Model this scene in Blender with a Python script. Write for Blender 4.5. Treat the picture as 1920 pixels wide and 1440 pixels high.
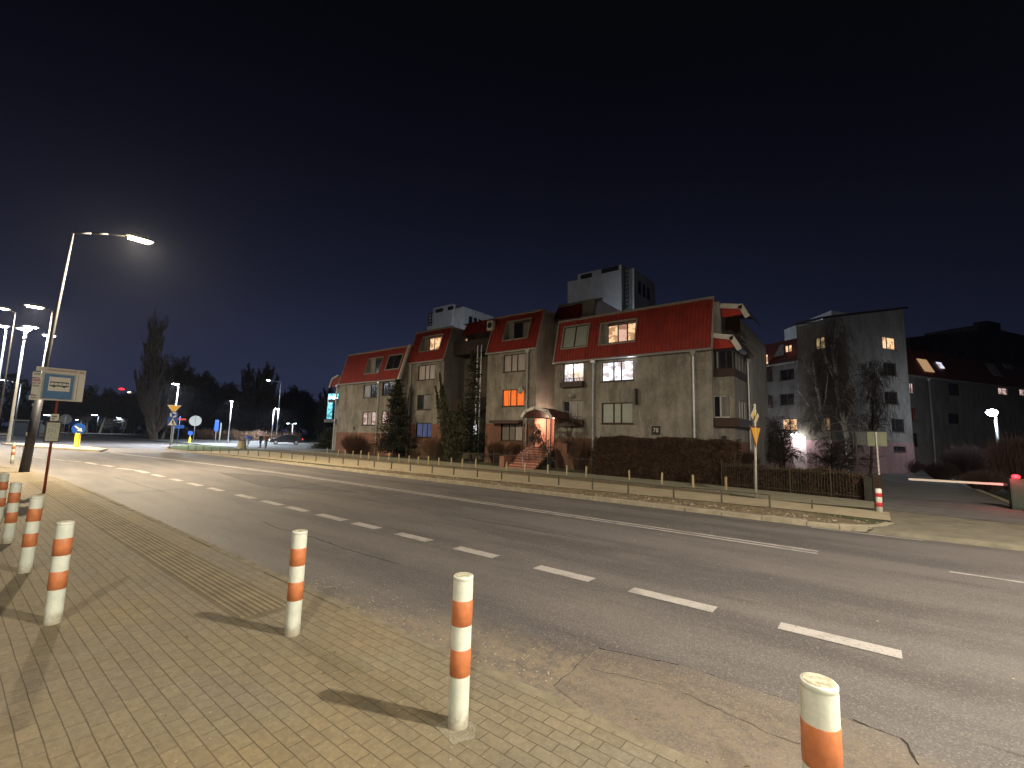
import bpy, math, random
import numpy as np
from mathutils import Vector, Matrix
PI = math.pi
random.seed(7)
for o_ in list(bpy.data.objects): bpy.data.objects.remove(o_)
scene = bpy.context.scene
COL = scene.collection

# ------------------------------------------------------------------ camera
FPX, HS, CH = 850.0, 0.027, 1.9          # focal length in photo pixels, horizon slope, eye height
_d = (72 + 1077*HS)/math.sqrt(1+HS*HS); _roll = math.atan(HS)
_z = np.array([FPX*FPX/_d*math.sin(_roll), FPX*FPX/_d*math.cos(_roll), -FPX]); _z /= np.linalg.norm(_z)
_m = np.array([-117-960, -(792-720), -FPX], float); _m /= np.linalg.norm(_m)
_X = -(_m - _z*np.dot(_m, _z)); _X /= np.linalg.norm(_X)
_Y = np.cross(_z, _X)
RW = np.array([_X, _Y, _z])              # world = RW @ camera
def _ray(x, y): return RW @ np.array([x-960, -(y-720), -FPX])
def G(x, y, z=0.0):                      # photo pixel -> point on the plane of height z
    v = _ray(x, y); t = (z-CH)/v[2]; return Vector(v*t + np.array([0, 0, CH]))
def FY(x, y, Y):                         # photo pixel -> point on a vertical plane parallel to the road
    v = _ray(x, y); return Vector(v*(Y/v[1]) + np.array([0, 0, CH]))
def FP(x, y, P, n):                      # photo pixel -> point on any plane through P with normal n
    v = _ray(x, y); o = np.array([0, 0, CH]); n = np.array(n); return Vector(o + v*(np.dot(np.array(P)-o, n)/np.dot(v, n)))
cam = bpy.data.cameras.new('camera'); co = bpy.data.objects.new('camera', cam); COL.objects.link(co)
M = Matrix([[RW[i][j] for j in range(3)] for i in range(3)]).to_4x4(); M.translation = (0, 0, CH)
co.matrix_world = M
cam.sensor_width = 36; cam.lens = 36*FPX/1920; cam.clip_start = .05; cam.clip_end = 3000
scene.camera = co
scene.render.resolution_x = 1024; scene.render.resolution_y = 768

# ------------------------------------------------------------------ world: night sky, city glow low in the west
w = bpy.data.worlds.new("World"); scene.world = w; w.use_nodes = True
nt = w.node_tree; nt.nodes.clear()
def N(t, k, **kw):
    n = t.nodes.new(k)
    for a, b in kw.items(): setattr(n, a, b)
    return n
out = N(nt, 'ShaderNodeOutputWorld'); bg = N(nt, 'ShaderNodeBackground'); tc = N(nt, 'ShaderNodeTexCoord')
sep = N(nt, 'ShaderNodeSeparateXYZ'); ramp = N(nt, 'ShaderNodeValToRGB')
nt.links.new(tc.outputs['Generated'], sep.inputs[0]); nt.links.new(sep.outputs['Z'], ramp.inputs[0])
r = ramp.color_ramp; r.interpolation = 'B_SPLINE'
for p, c in [(0.0, (.030, .036, .078, 1)), (.13, (.024, .029, .066, 1)), (.28, (.0112, .0138, .032, 1)), (.50, (.0036, .0042, .0092, 1)), (.8, (.0020, .0021, .0033, 1))]:
    e = r.elements.new(p); e.color = c
r.elements.remove(r.elements[0]); r.elements.remove(r.elements[-1])
az = N(nt, 'ShaderNodeVectorMath', operation='DOT_PRODUCT'); az.inputs[1].default_value = (-.80, .60, 0)
mr = N(nt, 'ShaderNodeMapRange'); mr.inputs[1].default_value = .25; mr.inputs[2].default_value = .95; mr.inputs[3].default_value = .3; mr.inputs[4].default_value = 1.0
no = N(nt, 'ShaderNodeTexNoise'); no.inputs['Scale'].default_value = 2.2; no.inputs['Detail'].default_value = 4
mr2 = N(nt, 'ShaderNodeMapRange'); mr2.inputs[3].default_value = .82; mr2.inputs[4].default_value = 1.18
mu = N(nt, 'ShaderNodeMath', operation='MULTIPLY')
mx = N(nt, 'ShaderNodeMix', data_type='RGBA', blend_type='MULTIPLY'); mx.inputs[0].default_value = 1
nt.links.new(tc.outputs['Generated'], az.inputs[0]); nt.links.new(az.outputs['Value'], mr.inputs[0])
nt.links.new(tc.outputs['Generated'], no.inputs[0]); nt.links.new(no.outputs[0], mr2.inputs[0])
nt.links.new(mr.outputs[0], mu.inputs[0]); nt.links.new(mr2.outputs[0], mu.inputs[1])
nt.links.new(ramp.outputs[0], mx.inputs[6]); nt.links.new(mu.outputs[0], mx.inputs[7])
nt.links.new(mx.outputs[2], bg.inputs[0]); bg.inputs[1].default_value = .80
nt.links.new(bg.outputs[0], out.inputs[0])
vs = scene.view_settings; vs.view_transform = 'Standard'; vs.look = 'None'; vs.exposure = 0; vs.gamma = 1
LAMP = 1.2                                # scale of every street lamp

# ------------------------------------------------------------------ materials
MATS = {}
def mat(name, col, rough=.8, var=.0, scale=3.0, bump=0.0, bscale=40, metal=0.0, col2=None, emit=None, estr=0, stretch=(1, 1, 1), spec=None, detail=6):
    if name in MATS: return MATS[name]
    m = bpy.data.materials.new(name); m.use_nodes = True; MATS[name] = m
    t = m.node_tree; b = t.nodes['Principled BSDF']
    b.inputs['Base Color'].default_value = (*col, 1); b.inputs['Roughness'].default_value = rough; b.inputs['Metallic'].default_value = metal
    if spec is not None: b.inputs['Specular IOR Level'].default_value = spec
    if emit: b.inputs['Emission Color'].default_value = (*emit, 1); b.inputs['Emission Strength'].default_value = estr
    c = N(t, 'ShaderNodeTexCoord'); mp = N(t, 'ShaderNodeMapping'); mp.inputs['Scale'].default_value = stretch
    t.links.new(c.outputs['Object'], mp.inputs[0])
    if var or col2:
        n = N(t, 'ShaderNodeTexNoise'); n.inputs['Scale'].default_value = scale; n.inputs['Detail'].default_value = detail; n.inputs['Roughness'].default_value = .65
        t.links.new(mp.outputs[0], n.inputs[0])
        rp = N(t, 'ShaderNodeValToRGB'); rp.color_ramp.elements[0].position = .3; rp.color_ramp.elements[1].position = .7
        c2 = col2 or tuple(min(1, x*(1+var)) for x in col); c1 = tuple(x*(1-var) for x in col) if not col2 else col
        rp.color_ramp.elements[0].color = (*c1, 1); rp.color_ramp.elements[1].color = (*c2, 1)
        t.links.new(n.outputs[0], rp.inputs[0]); t.links.new(rp.outputs[0], b.inputs['Base Color'])
    if bump:
        n2 = N(t, 'ShaderNodeTexNoise'); n2.inputs['Scale'].default_value = bscale; n2.inputs['Detail'].default_value = 4
        t.links.new(mp.outputs[0], n2.inputs[0]); bp = N(t, 'ShaderNodeBump'); bp.inputs['Strength'].default_value = bump; bp.inputs['Distance'].default_value = .02
        t.links.new(n2.outputs[0], bp.inputs['Height']); t.links.new(bp.outputs[0], b.inputs['Normal'])
    return m
def mixc(t, fac, a, b, blend='MIX'):
    x = N(t, 'ShaderNodeMix', data_type='RGBA', blend_type=blend)
    for s, v in ((0, fac), (6, a), (7, b)):
        if hasattr(v, 'is_output'): t.links.new(v, x.inputs[s])
        elif isinstance(v, (int, float)): x.inputs[s].default_value = v
        else: x.inputs[s].default_value = (*v, 1)
    return x.outputs[2]
def noise(t, vec, scale, detail=5, rough=.6):
    n = N(t, 'ShaderNodeTexNoise'); n.inputs['Scale'].default_value = scale; n.inputs['Detail'].default_value = detail; n.inputs['Roughness'].default_value = rough
    t.links.new(vec, n.inputs[0]); return n.outputs[0]
def ramp2(t, v, p0, p1, a=0.0, b=1.0):
    m_ = N(t, 'ShaderNodeMapRange'); m_.interpolation_type = 'SMOOTHSTEP'
    m_.inputs[1].default_value = p0; m_.inputs[2].default_value = p1; m_.inputs[3].default_value = a; m_.inputs[4].default_value = b
    t.links.new(v, m_.inputs[0]); return m_.outputs[0]
def mth(t, op, a, b=0.0):
    m_ = N(t, 'ShaderNodeMath', operation=op)
    for i, v in enumerate((a, b)):
        if hasattr(v, 'is_output'): t.links.new(v, m_.inputs[i])
        else: m_.inputs[i].default_value = v
    return m_.outputs[0]
def basemat(name):
    m = bpy.data.materials.new(name); m.use_nodes = True; MATS[name] = m; t = m.node_tree
    c = N(t, 'ShaderNodeTexCoord'); b = t.nodes['Principled BSDF']
    return m, t, b, c.outputs['Object']
def scaled(t, v, s):
    mp = N(t, 'ShaderNodeMapping'); mp.inputs['Scale'].default_value = s; t.links.new(v, mp.inputs[0]); return mp.outputs[0]
def add_bump(t, b, h, strength, dist):
    bp = N(t, 'ShaderNodeBump'); bp.inputs['Strength'].default_value = strength; bp.inputs['Distance'].default_value = dist
    t.links.new(h, bp.inputs['Height']); t.links.new(bp.outputs[0], b.inputs['Normal'])

def asphalt(name='asphalt', g=1.0, warm=(1, 1, 1), sand=True):
    m, t, b, v = basemat(name); K = lambda c: tuple(x*g*w_ for x, w_ in zip(c, warm))
    big = noise(t, scaled(t, v, (.10, .75, 1)), 1.0, 5); mid = noise(t, scaled(t, v, (.5, 1.2, 1)), .9, 6, .7)
    vor = N(t, 'ShaderNodeTexVoronoi'); vor.inputs['Scale'].default_value = 85; t.links.new(v, vor.inputs[0])
    sp = noise(t, v, 95, 3, .75)
    col = mixc(t, ramp2(t, big, .38, .62), K((.074, .066, .066)), K((.122, .110, .107)))
    col = mixc(t, ramp2(t, mid, .42, .72, 0, .6), col, K((.155, .138, .130)))
    wr = N(t, 'ShaderNodeRGBToBW'); t.links.new(vor.outputs['Color'], wr.inputs[0])
    col = mixc(t, mth(t, 'MULTIPLY', ramp2(t, wr.outputs[0], .60, .95), .5), col, (.27, .245, .22))
    col = mixc(t, ramp2(t, sp, .36, .52, .55, 0), col, (.03, .027, .027))
    # sand drifted along the near kerb and worn bay
    sx = N(t, 'ShaderNodeSeparateXYZ'); t.links.new(v, sx.inputs[0])
    ed = noise(t, scaled(t, v, (.7, 1, 1)), 1.5, 6, .7)
    yy = mth(t, 'ADD', sx.outputs['Y'], mth(t, 'MULTIPLY', ed, 1.0))
    xfac = ramp2(t, sx.outputs['X'], -7.0, -.5, -.15, .9)
    lim = mth(t, 'SUBTRACT', yy, xfac)
    s = mth(t, 'MULTIPLY', ramp2(t, lim, 3.40, 3.95, 1, 0), ramp2(t, noise(t, v, 11, 6, .8), .38, .62, .15, .9))
    if not sand: s = mth(t, 'MULTIPLY', s, .6)
    col = mixc(t, s, col, (.20, .158, .108))
    # long repair seams and tar lines
    wv = noise(t, v, .9, 3); ly = mth(t, 'ADD', sx.outputs['Y'], mth(t, 'MULTIPLY', wv, .25))
    for y0, wd in ((8.35, .012), (12.35, .015), (4.72, .012)):
        dd = mth(t, 'ABSOLUTE', mth(t, 'SUBTRACT', ly, y0))
        k = mth(t, 'MULTIPLY', ramp2(t, dd, wd, wd*2.2, 1, 0), ramp2(t, noise(t, scaled(t, v, (.3, 1, 1)), .7, 2), .5, .56))
        col = mixc(t, k, col, (.015, .014, .014))
    t.links.new(col, b.inputs['Base Color']); b.inputs['Roughness'].default_value = .72
    add_bump(t, b, mth(t, 'ADD', wr.outputs[0], sp), .55, .008)
    return m
def paving():
    m, t, b, v = basemat('paving')
    wob = noise(t, v, 2.2, 3); cm = N(t, 'ShaderNodeCombineXYZ')
    sx = N(t, 'ShaderNodeSeparateXYZ'); t.links.new(v, sx.inputs[0])
    t.links.new(mth(t, 'ADD', sx.outputs['X'], mth(t, 'MULTIPLY', noise(t, v, 6, 2), .012)), cm.inputs[0])
    t.links.new(mth(t, 'ADD', sx.outputs['Y'], mth(t, 'MULTIPLY', wob, .012)), cm.inputs[1])
    br = N(t, 'ShaderNodeTexBrick'); t.links.new(cm.outputs[0], br.inputs[0]); br.offset = .5
    br.inputs['Scale'].default_value = 1; br.inputs['Brick Width'].default_value = .205; br.inputs['Row Height'].default_value = .102
    br.inputs['Mortar Size'].default_value = .0042; br.inputs['Mortar Smooth'].default_value = .6; br.inputs['Bias'].default_value = 0
    br.inputs['Color1'].default_value = (.158, .136, .101, 1); br.inputs['Color2'].default_value = (.196, .169, .125, 1); br.inputs['Mortar'].default_value = (.060, .047, .030, 1)
    jf = noise(t, v, 1.6, 4, .7)
    col = mixc(t, ramp2(t, jf, .38, .62, .0, .8), br.outputs['Color'], (.172, .147, .106))           # sand-filled joints in patches
    col = mixc(t, .55, col, br.outputs['Color'])
    col = mixc(t, ramp2(t, noise(t, v, .55, 5, .6), .40, .66, 0, .75), col, (1.22, 1.12, .92), 'MULTIPLY')
    col = mixc(t, ramp2(t, noise(t, v, 1.3, 4, .6), .55, .70, 0, .35), col, (.20, .19, .16))
    col = mixc(t, ramp2(t, noise(t, v, 70, 3, .8), .30, .52, .5, 0), col, (.12, .10, .07))
    col = mixc(t, ramp2(t, noise(t, v, 26, 2, .8), .66, .74, 0, .6), col, (.42, .38, .30))
    col = mixc(t, ramp2(t, noise(t, v, .35, 3, .5), .45, .62, 0, .5), col, (1.12, 1.04, .74), 'MULTIPLY')
    col = mixc(t, ramp2(t, noise(t, v, 18, 6, .8), .40, .62, .35, 0), col, (.075, .06, .04))
    t.links.new(col, b.inputs['Base Color']); b.inputs['Roughness'].default_value = .9
    h = mth(t, 'ADD', mth(t, 'MULTIPLY', br.outputs['Fac'], -1.0), mth(t, 'MULTIPLY', noise(t, v, 60, 4, .8), .55))
    add_bump(t, b, h, .7, .007)
    return m
def plaster(name, c1, c2, stain):
    m, t, b, v = basemat(name)
    col = mixc(t, ramp2(t, noise(t, v, .8, 7, .7), .35, .65), c1, c2)
    st = noise(t, scaled(t, v, (1.2, 1.2, .38)), 1.1, 7, .75)
    col = mixc(t, ramp2(t, st, .42, .64, 0, .7), col, stain)
    col = mixc(t, ramp2(t, noise(t, scaled(t, v, (3.5, 3.5, .5)), 1.6, 5, .7), .62, .72, 0, .5), col, tuple(min(1, x*1.5) for x in c2))
    fine = noise(t, v, 14, 5, .8)
    col = mixc(t, ramp2(t, fine, .35, .6, .3, 0), col, stain)
    t.links.new(col, b.inputs['Base Color']); b.inputs['Roughness'].default_value = .95
    add_bump(t, b, fine, .5, .02)
    return m
def redroof():
    m, t, b, v = basemat('red_roof_sheet')
    sx = N(t, 'ShaderNodeSeparateXYZ'); t.links.new(v, sx.inputs[0])
    s = mth(t, 'SINE', mth(t, 'MULTIPLY', sx.outputs['X'], 2*PI/.22))
    col = mixc(t, ramp2(t, noise(t, v, 1.1, 5), .35, .65), (.27, .023, .012), (.37, .034, .018))
    col = mixc(t, ramp2(t, s, .35, .95, 0, .32), col, (.09, .009, .007))
    col = mixc(t, ramp2(t, noise(t, scaled(t, v, (2, 2, .25)), 2.5, 5), .55, .75, 0, .45), col, (.12, .03, .02))
    t.links.new(col, b.inputs['Base Color']); b.inputs['Roughness'].default_value = .55
    add_bump(t, b, s, .9, .03)
    return m
def dirt(name, a, c, sc=3.0):
    m, t, b, v = basemat(name)
    col = mixc(t, ramp2(t, noise(t, v, sc, 7, .75), .38, .62), a, c)
    col = mixc(t, ramp2(t, noise(t, v, sc*9, 4, .8), .35, .6, .55, 0), col, tuple(x*.45 for x in a))
    t.links.new(col, b.inputs['Base Color']); b.inputs['Roughness'].default_value = 1
    add_bump(t, b, noise(t, v, sc*7, 5, .8), 1.0, .05)
    return m
def paintmat():
    m, t, b, v = basemat('road_paint')
    wear = ramp2(t, noise(t, v, 34, 5, .85), .36, .46, 0, 1)
    wear2 = ramp2(t, noise(t, v, 2.6, 4), .3, .55, .5, 1)
    col = mixc(t, mth(t, 'MULTIPLY', wear, wear2), (.12, .11, .105), (.36, .335, .32))
    t.links.new(col, b.inputs['Base Color']); b.inputs['Roughness'].default_value = .8
    return m
def lit_window(name, c, s, kind='curtain'):
    m, t, b, v = basemat(name)
    b.inputs['Base Color'].default_value = (.05, .05, .05, 1); b.inputs['Roughness'].default_value = .15
    if kind == 'curtain':
        f = noise(t, scaled(t, v, (7, 7, .5)), 1.6, 3, .5); col = mixc(t, ramp2(t, f, .35, .65), tuple(x*.55 for x in c), c)
    else:
        f = noise(t, scaled(t, v, (1.6, 1.6, 2.2)), 1.3, 2, .5); col = mixc(t, ramp2(t, f, .42, .55), tuple(x*.5*y for x, y in zip(c, (.9, .75, .65))), c)
    t.links.new(col, b.inputs['Emission Color']); b.inputs['Emission Strength'].default_value = s
    return m
ASPH = asphalt(); ASPH2 = asphalt('bay_asphalt', 1.25, (1.06, .98, .86), False); PAVE = paving(); PAINT = paintmat(); RED = redroof()
PLA = plaster('plaster', (.245, .225, .195), (.37, .345, .30), (.12, .108, .09))
PLG = plaster('plaster_grey', (.30, .29, .27), (.38, .37, .34), (.19, .18, .17))
PLW = plaster('plaster_white', (.60, .60, .62), (.70, .70, .72), (.48, .48, .52))
PINK = plaster('plaster_pink', (.22, .10, .068), (.30, .145, .10), (.13, .07, .05))
PINKW = plaster('plaster_pink_pale', (.42, .26, .26), (.50, .32, .32), (.30, .20, .20))
DIRT = dirt('dirt', (.15, .115, .07), (.28, .215, .135)); GRASSM = dirt('verge_grass', (.055, .065, .03), (.13, .125, .06), 2.0)
EARTH = dirt('earth', (.03, .03, .02), (.055, .05, .035), .6)
PATH = mat('path_slabs', (.36, .31, .21), .95, .18, 2.0, .4, 60); PATH2 = mat('old_path', (.26, .24, .17), .95, .2, 2.5, .5, 60)
KERB = mat('kerb_stone', (.33, .285, .21), .9, .25, 4, .5, 50)
WHITEP = mat('white_paint', (.70, .72, .66), .42, .08, 9, .08, 60); ORANGEP = mat('orange_band', (.46, .155, .060), .5, .3, 8)
REDP = mat('red_band', (.55, .03, .04), .5, .1, 6)
GALV = mat('galvanised', (.45, .46, .47), .45, .15, 5, metal=.6); DARKM = mat('dark_metal', (.03, .03, .035), .5, .2, 8, metal=.3)
DKPOST = mat('dark_post_paint', (.028, .03, .042), .5, .3, 7); RUSTM = mat('fence_metal', (.09, .08, .06), .7, .3, 9, metal=.2)
REDPOST = mat('red_post', (.23, .035, .025), .5, .2, 10); GREYP = mat('grey_paint', (.33, .33, .31), .6, .12, 6)
BROWN = mat('brown_frame', (.045, .022, .015), .6, .25, 9); TRIM = mat('roof_trim', (.30, .29, .26), .7, .2, 4); WTRIM = mat('white_trim', (.62, .60, .55), .7, .12, 4)
PLASTW = mat('white_frame', (.62, .62, .60), .5, .05, 4); DGLASS = mat('dark_glass', (.02, .022, .025), .12, .3, 1.5)
CURT = mat('grey_curtain', (.20, .185, .17), .35, .28, 9, stretch=(1, 1, .1)); BLIND = mat('blind', (.33, .37, .33), .4, .12, 3)
CURTP = mat('pale_curtain', (.38, .34, .33), .4, .2, 7, stretch=(1, 1, .12)); BLUEC = lit_window('blue_curtain_lit', (.10, .14, .32), .55)
WLIT = lit_window('warm_room', (1.0, .62, .34), 1.15, 'room'); OLIT = lit_window('orange_curtain', (1.0, .17, .02), 1.15); COLD = lit_window('white_room', (.80, .84, 1.0), 1.0, 'room')
PALELIT = lit_window('pale_room', (.85, .62, .58), .75, 'room'); DIMW = lit_window('dim_warm', (.75, .42, .20), .45); TEAL = lit_window('teal_glow', (.12, .62, .78), 1.5, 'room')
PINKLIT = lit_window('pink_room', (1.0, .60, .45), .8, 'room'); YELIT = lit_window('yellow_curtain', (.85, .62, .28), .75)
STAKE = mat('stake_wood', (.46, .37, .22), .85, .25, 12); WOOD = mat('old_wood', (.13, .10, .06), .9, .3, 10)
BARK = mat('bark', (.05, .038, .028), .95, .35, 12, .6, 40); BARKL = mat('pale_bark', (.11, .085, .06), .95, .35, 12, .6, 40); TWIG = mat('twig', (.055, .04, .03), .9, .3, 3); BTWIG = mat('birch_twig', (.11, .09, .08), .9, .3, 3)
BIRCH = mat('birch_bark', (.10, .09, .08), .8, scale=5, col2=(.60, .58, .54), stretch=(1, 1, 1.6), bump=.4)
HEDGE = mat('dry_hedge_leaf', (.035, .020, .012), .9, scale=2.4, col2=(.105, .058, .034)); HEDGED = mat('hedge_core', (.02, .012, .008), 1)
BUSHM = mat('bush_twig', (.085, .045, .026), .9, scale=3, col2=(.17, .10, .06)); NEED = mat('needles', (.020, .032, .014), .9, scale=2.5, col2=(.045, .050, .028))
THUJA = mat('thuja_leaf', (.028, .029, .012), .9, scale=2.2, col2=(.075, .070, .032)); BGLEAF = mat('far_leaf', (.020, .022, .018), 1, scale=.4, col2=(.045, .042, .034))
SKIN = mat('skin', (.45, .28, .20), .6); CARP = mat('car_paint', (.03, .033, .04), .25, metal=.4); RUBBER = mat('rubber', (.02, .02, .02), .8)
BLUES = mat('blue_sign', (.008, .07, .34), .4); YELS = mat('yellow_sign', (.80, .42, .01), .4); YELB = mat('yellow_plastic', (.75, .50, .03), .5)
SIGNW = mat('sign_white', (.62, .60, .52), .5, .06, 5); SIGNB = mat('sign_blue_worn', (.015, .12, .30), .45, .15, 6); BLACKS = mat('sign_black', (.015, .015, .015), .5); REDS = mat('sign_red', (.5, .03, .03), .5)
PAPER = mat('paper', (.50, .52, .44), .6, .08, 20); INK = mat('faded_ink', (.20, .20, .18), .8); INKR = mat('faded_red_ink', (.35, .16, .13), .8)
def emis(name, c, s): return mat(name, (.1, .1, .1), .4, emit=c, estr=s)
EWARM = emis('lamp_glass_warm', (1, .82, .48), 160); EWHITE = emis('lamp_glass_white', (.85, .93, 1), 90); ESMALL = emis('far_lamp_glass', (.75, .95, 1), 25); ERED = emis('red_light', (1, .02, .04), 3)
EFARW = emis('far_lamp_warm', (1, .86, .60), 90); EPORCH = emis('porch_light', (1, .8, .62), 5); EDOOR = emis('door_light', (1, .95, .9), 14)

# ------------------------------------------------------------------ mesh helpers
class MB:
    def __init__(s): s.v = []; s.f = []; s.m = []; s.k = 0
    def add(s, vs, fs):
        b = len(s.v); s.v += [tuple(p) for p in vs]; s.f += [tuple(i+b for i in f) for f in fs]; s.m += [s.k]*len(fs); return s
    def quad(s, a, b, c, d): return s.add([a, b, c, d], [(0, 1, 2, 3)])
    def poly(s, pts): return s.add(pts, [tuple(range(len(pts)))])
    def box(s, x0, y0, z0, x1, y1, z1):
        if x0 > x1: x0, x1 = x1, x0
        if y0 > y1: y0, y1 = y1, y0
        if z0 > z1: z0, z1 = z1, z0
        return s.add([(x0, y0, z0), (x1, y0, z0), (x1, y1, z0), (x0, y1, z0), (x0, y0, z1), (x1, y0, z1), (x1, y1, z1), (x0, y1, z1)],
                     [(0, 3, 2, 1), (4, 5, 6, 7), (0, 1, 5, 4), (1, 2, 6, 5), (2, 3, 7, 6), (3, 0, 4, 7)])
    def obox(s, O, u, n, a0, b0, z0, a1, b1, z1):   # box in a frame: u along, n across
        P = lambda a, b, z: (O[0]+u[0]*a+n[0]*b, O[1]+u[1]*a+n[1]*b, O[2]+z)
        return s.add([P(a0, b0, z0), P(a1, b0, z0), P(a1, b1, z0), P(a0, b1, z0), P(a0, b0, z1), P(a1, b0, z1), P(a1, b1, z1), P(a0, b1, z1)],
                     [(0, 3, 2, 1), (4, 5, 6, 7), (0, 1, 5, 4), (1, 2, 6, 5), (2, 3, 7, 6), (3, 0, 4, 7)])
    def tube(s, a, b, r0, r1=None, n=8, caps=True):
        if r1 is None: r1 = r0
        a = Vector(a); b = Vector(b); d = (b-a)
        if d.length < 1e-6: return s
        d.normalize(); x = d.orthogonal().normalized(); y = d.cross(x)
        vs = [a+(x*math.cos(2*PI*i/n)+y*math.sin(2*PI*i/n))*r0 for i in range(n)]+[b+(x*math.cos(2*PI*i/n)+y*math.sin(2*PI*i/n))*r1 for i in range(n)]
        fs = [(i, (i+1) % n, n+(i+1) % n, n+i) for i in range(n)]
        if caps: fs += [tuple(range(n))[::-1], tuple(range(n, 2*n))]
        return s.add(vs, fs)
    def path(s, pts, r, n=8, r1=None):
        r1 = r1 or r; k = len(pts)-1
        for i in range(k): s.tube(pts[i], pts[i+1], r+(r1-r)*i/k, r+(r1-r)*(i+1)/k, n)
        return s
    def lathe(s, prof, n=24, c=(0, 0, 0)):
        vs = []; fs = []
        for r_, z in prof: vs += [(c[0]+r_*math.cos(2*PI*i/n), c[1]+r_*math.sin(2*PI*i/n), c[2]+z) for i in range(n)]
        for j in range(len(prof)-1): fs += [(j*n+i, j*n+(i+1) % n, (j+1)*n+(i+1) % n, (j+1)*n+i) for i in range(n)]
        fs += [tuple(range(n))[::-1], tuple((len(prof)-1)*n+i for i in range(n))]
        return s.add(vs, fs)
    def prism(s, pts, d):   # polygon extruded by vector d
        n = len(pts); d = Vector(d); q = [Vector(p)+d for p in pts]
        return s.add(list(pts)+q, [tuple(range(n))[::-1], tuple(range(n, 2*n))]+[(i, (i+1) % n, n+(i+1) % n, n+i) for i in range(n)])
    def build(s, name, mats, parent=None, smooth=False, loc=None):
        me = bpy.data.meshes.new(name); me.from_pydata(s.v, [], s.f)
        if not isinstance(mats, (list, tuple)): mats = [mats]
        for m_ in mats: me.materials.append(m_)
        if len(mats) > 1: me.polygons.foreach_set('material_index', s.m)
        if smooth: me.polygons.foreach_set('use_smooth', [True]*len(s.f))
        me.update(); o = bpy.data.objects.new(name, me); COL.objects.link(o)
        if parent: o.parent = parent
        if loc is not None: o.location = loc
        return o
def tag(o, label, cat, group=None, kind=None):
    if label: o['label'] = label
    if cat: o['category'] = cat
    if group: o['group'] = group
    if kind: o['kind'] = kind
    return o
def thing(name, loc, label, cat, group=None, rz=0):
    o = bpy.data.objects.new(name, None); COL.objects.link(o); o.empty_display_size = .2
    o.location = loc; o.rotation_euler = (0, 0, rz); return tag(o, label, cat, group)
def dup(root, loc, label=None, rz=None, scale=None, tilt=None, group=None):
    r_ = root.copy(); COL.objects.link(r_); r_.location = loc
    if rz is not None: r_.rotation_euler = (tilt[0] if tilt else 0, tilt[1] if tilt else 0, rz)
    elif tilt: r_.rotation_euler = (tilt[0], tilt[1], root.rotation_euler[2])
    if scale: r_.scale = (scale,)*3 if isinstance(scale, (int, float)) else scale
    if label: r_['label'] = label
    if group: r_['group'] = group
    for ch in list(root.children):
        c = ch.copy(); COL.objects.link(c); c.parent = r_
        for g_ in ch.children:
            d_ = g_.copy(); COL.objects.link(d_); d_.parent = c
    return r_
def struct(name, mb, m): o = mb.build(name, m); o['kind'] = 'structure'; return o
def sheet(name, pts, z, m): return struct(name, MB().poly([(p[0], p[1], z) for p in pts]), m)
def light(name, typ, loc, energy, color, parent, radius=.12, cone=None, blend=.6):
    l = bpy.data.lights.new(name, typ); l.energy = energy; l.color = color; l.shadow_soft_size = radius
    if typ == 'SPOT': l.spot_size = math.radians(cone or 165); l.spot_blend = blend
    o = bpy.data.objects.new(name, l); COL.objects.link(o); o.parent = parent; o.location = loc; return o
def text_mesh(s, size, name, m, parent, mtx, ext=.002):
    cu = bpy.data.curves.new(name, 'FONT'); cu.body = s; cu.size = size; cu.extrude = ext; cu.align_x = 'CENTER'; cu.align_y = 'CENTER'
    t_ = bpy.data.objects.new('tmp_text', cu); COL.objects.link(t_)
    me = bpy.data.meshes.new_from_object(t_.evaluated_get(bpy.context.evaluated_depsgraph_get())); bpy.data.objects.remove(t_)
    me.materials.clear(); me.materials.append(m); o = bpy.data.objects.new(name, me); COL.objects.link(o); o.parent = parent; o.matrix_local = mtx; return o
FRONT = Matrix.Rotation(PI/2, 4, 'X')      # XY text stands up and faces -Y

# ------------------------------------------------------------------ ground, road, pavements
ZR = -.06
sheet('ground', [(-700, -300), (500, -300), (500, 800), (-700, 800)], -.12, EARTH)
dash_far = [(-37.4, 4.75), (-41.4, 3.83)]
road_pts = [(40, 3.07), (-17.5, 3.07), (-22, 3.0), (-25, 2.85), (-28, 2.55), (-31, 2.0), (-34, 1.2), (-38, 0.2), (-44, -3), (-60, -14), (-330, -14), (-330, 24), (-95, 24), (-88, 40), (-78, 40), (-74, 24),
            (-62, 17.4), (-56, 14.4), (-51, 13.3), (-44, 13.45), (-30, 13.58), (-1.4, 13.58), (0.2, 13.62), (40, 13.62)]
road = sheet('road', road_pts, ZR, ASPH)
side_pts = [(40, 2.99), (-17.5, 2.99), (-22, 2.92), (-25, 2.77), (-28, 2.47), (-31, 1.92), (-34, 1.12), (-38, .12), (-44, -3.1), (-60, -14.2), (-60, -30), (40, -30)]
sheet('sidewalk', side_pts, 0, PAVE)
k = MB()                                   # near kerb, nearly flush
edge = [(40, 3.07), (-17.5, 3.07), (-22, 3.0), (-25, 2.85), (-28, 2.55), (-31, 2.0), (-34, 1.2), (-38, .2), (-44, -3)]
def kerbline(k, edge, wd, zt, zb=-.1, seg=1.0, gap=.008, side=1, jit=.006):
    for (x0, y0), (x1, y1) in zip(edge[:-1], edge[1:]):
        L = math.hypot(x1-x0, y1-y0); n = max(1, int(round(L/seg))); u = ((x1-x0)/L, (y1-y0)/L); nn = (-u[1]*side, u[0]*side)
        for i in range(n):
            a0 = L*i/n+gap; a1 = L*(i+1)/n-gap; dz = random.uniform(-jit, jit); db = random.uniform(-jit, jit)
            k.obox((x0, y0, 0), u, nn, a0, db, zb, a1, wd+db, zt+dz)
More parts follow.
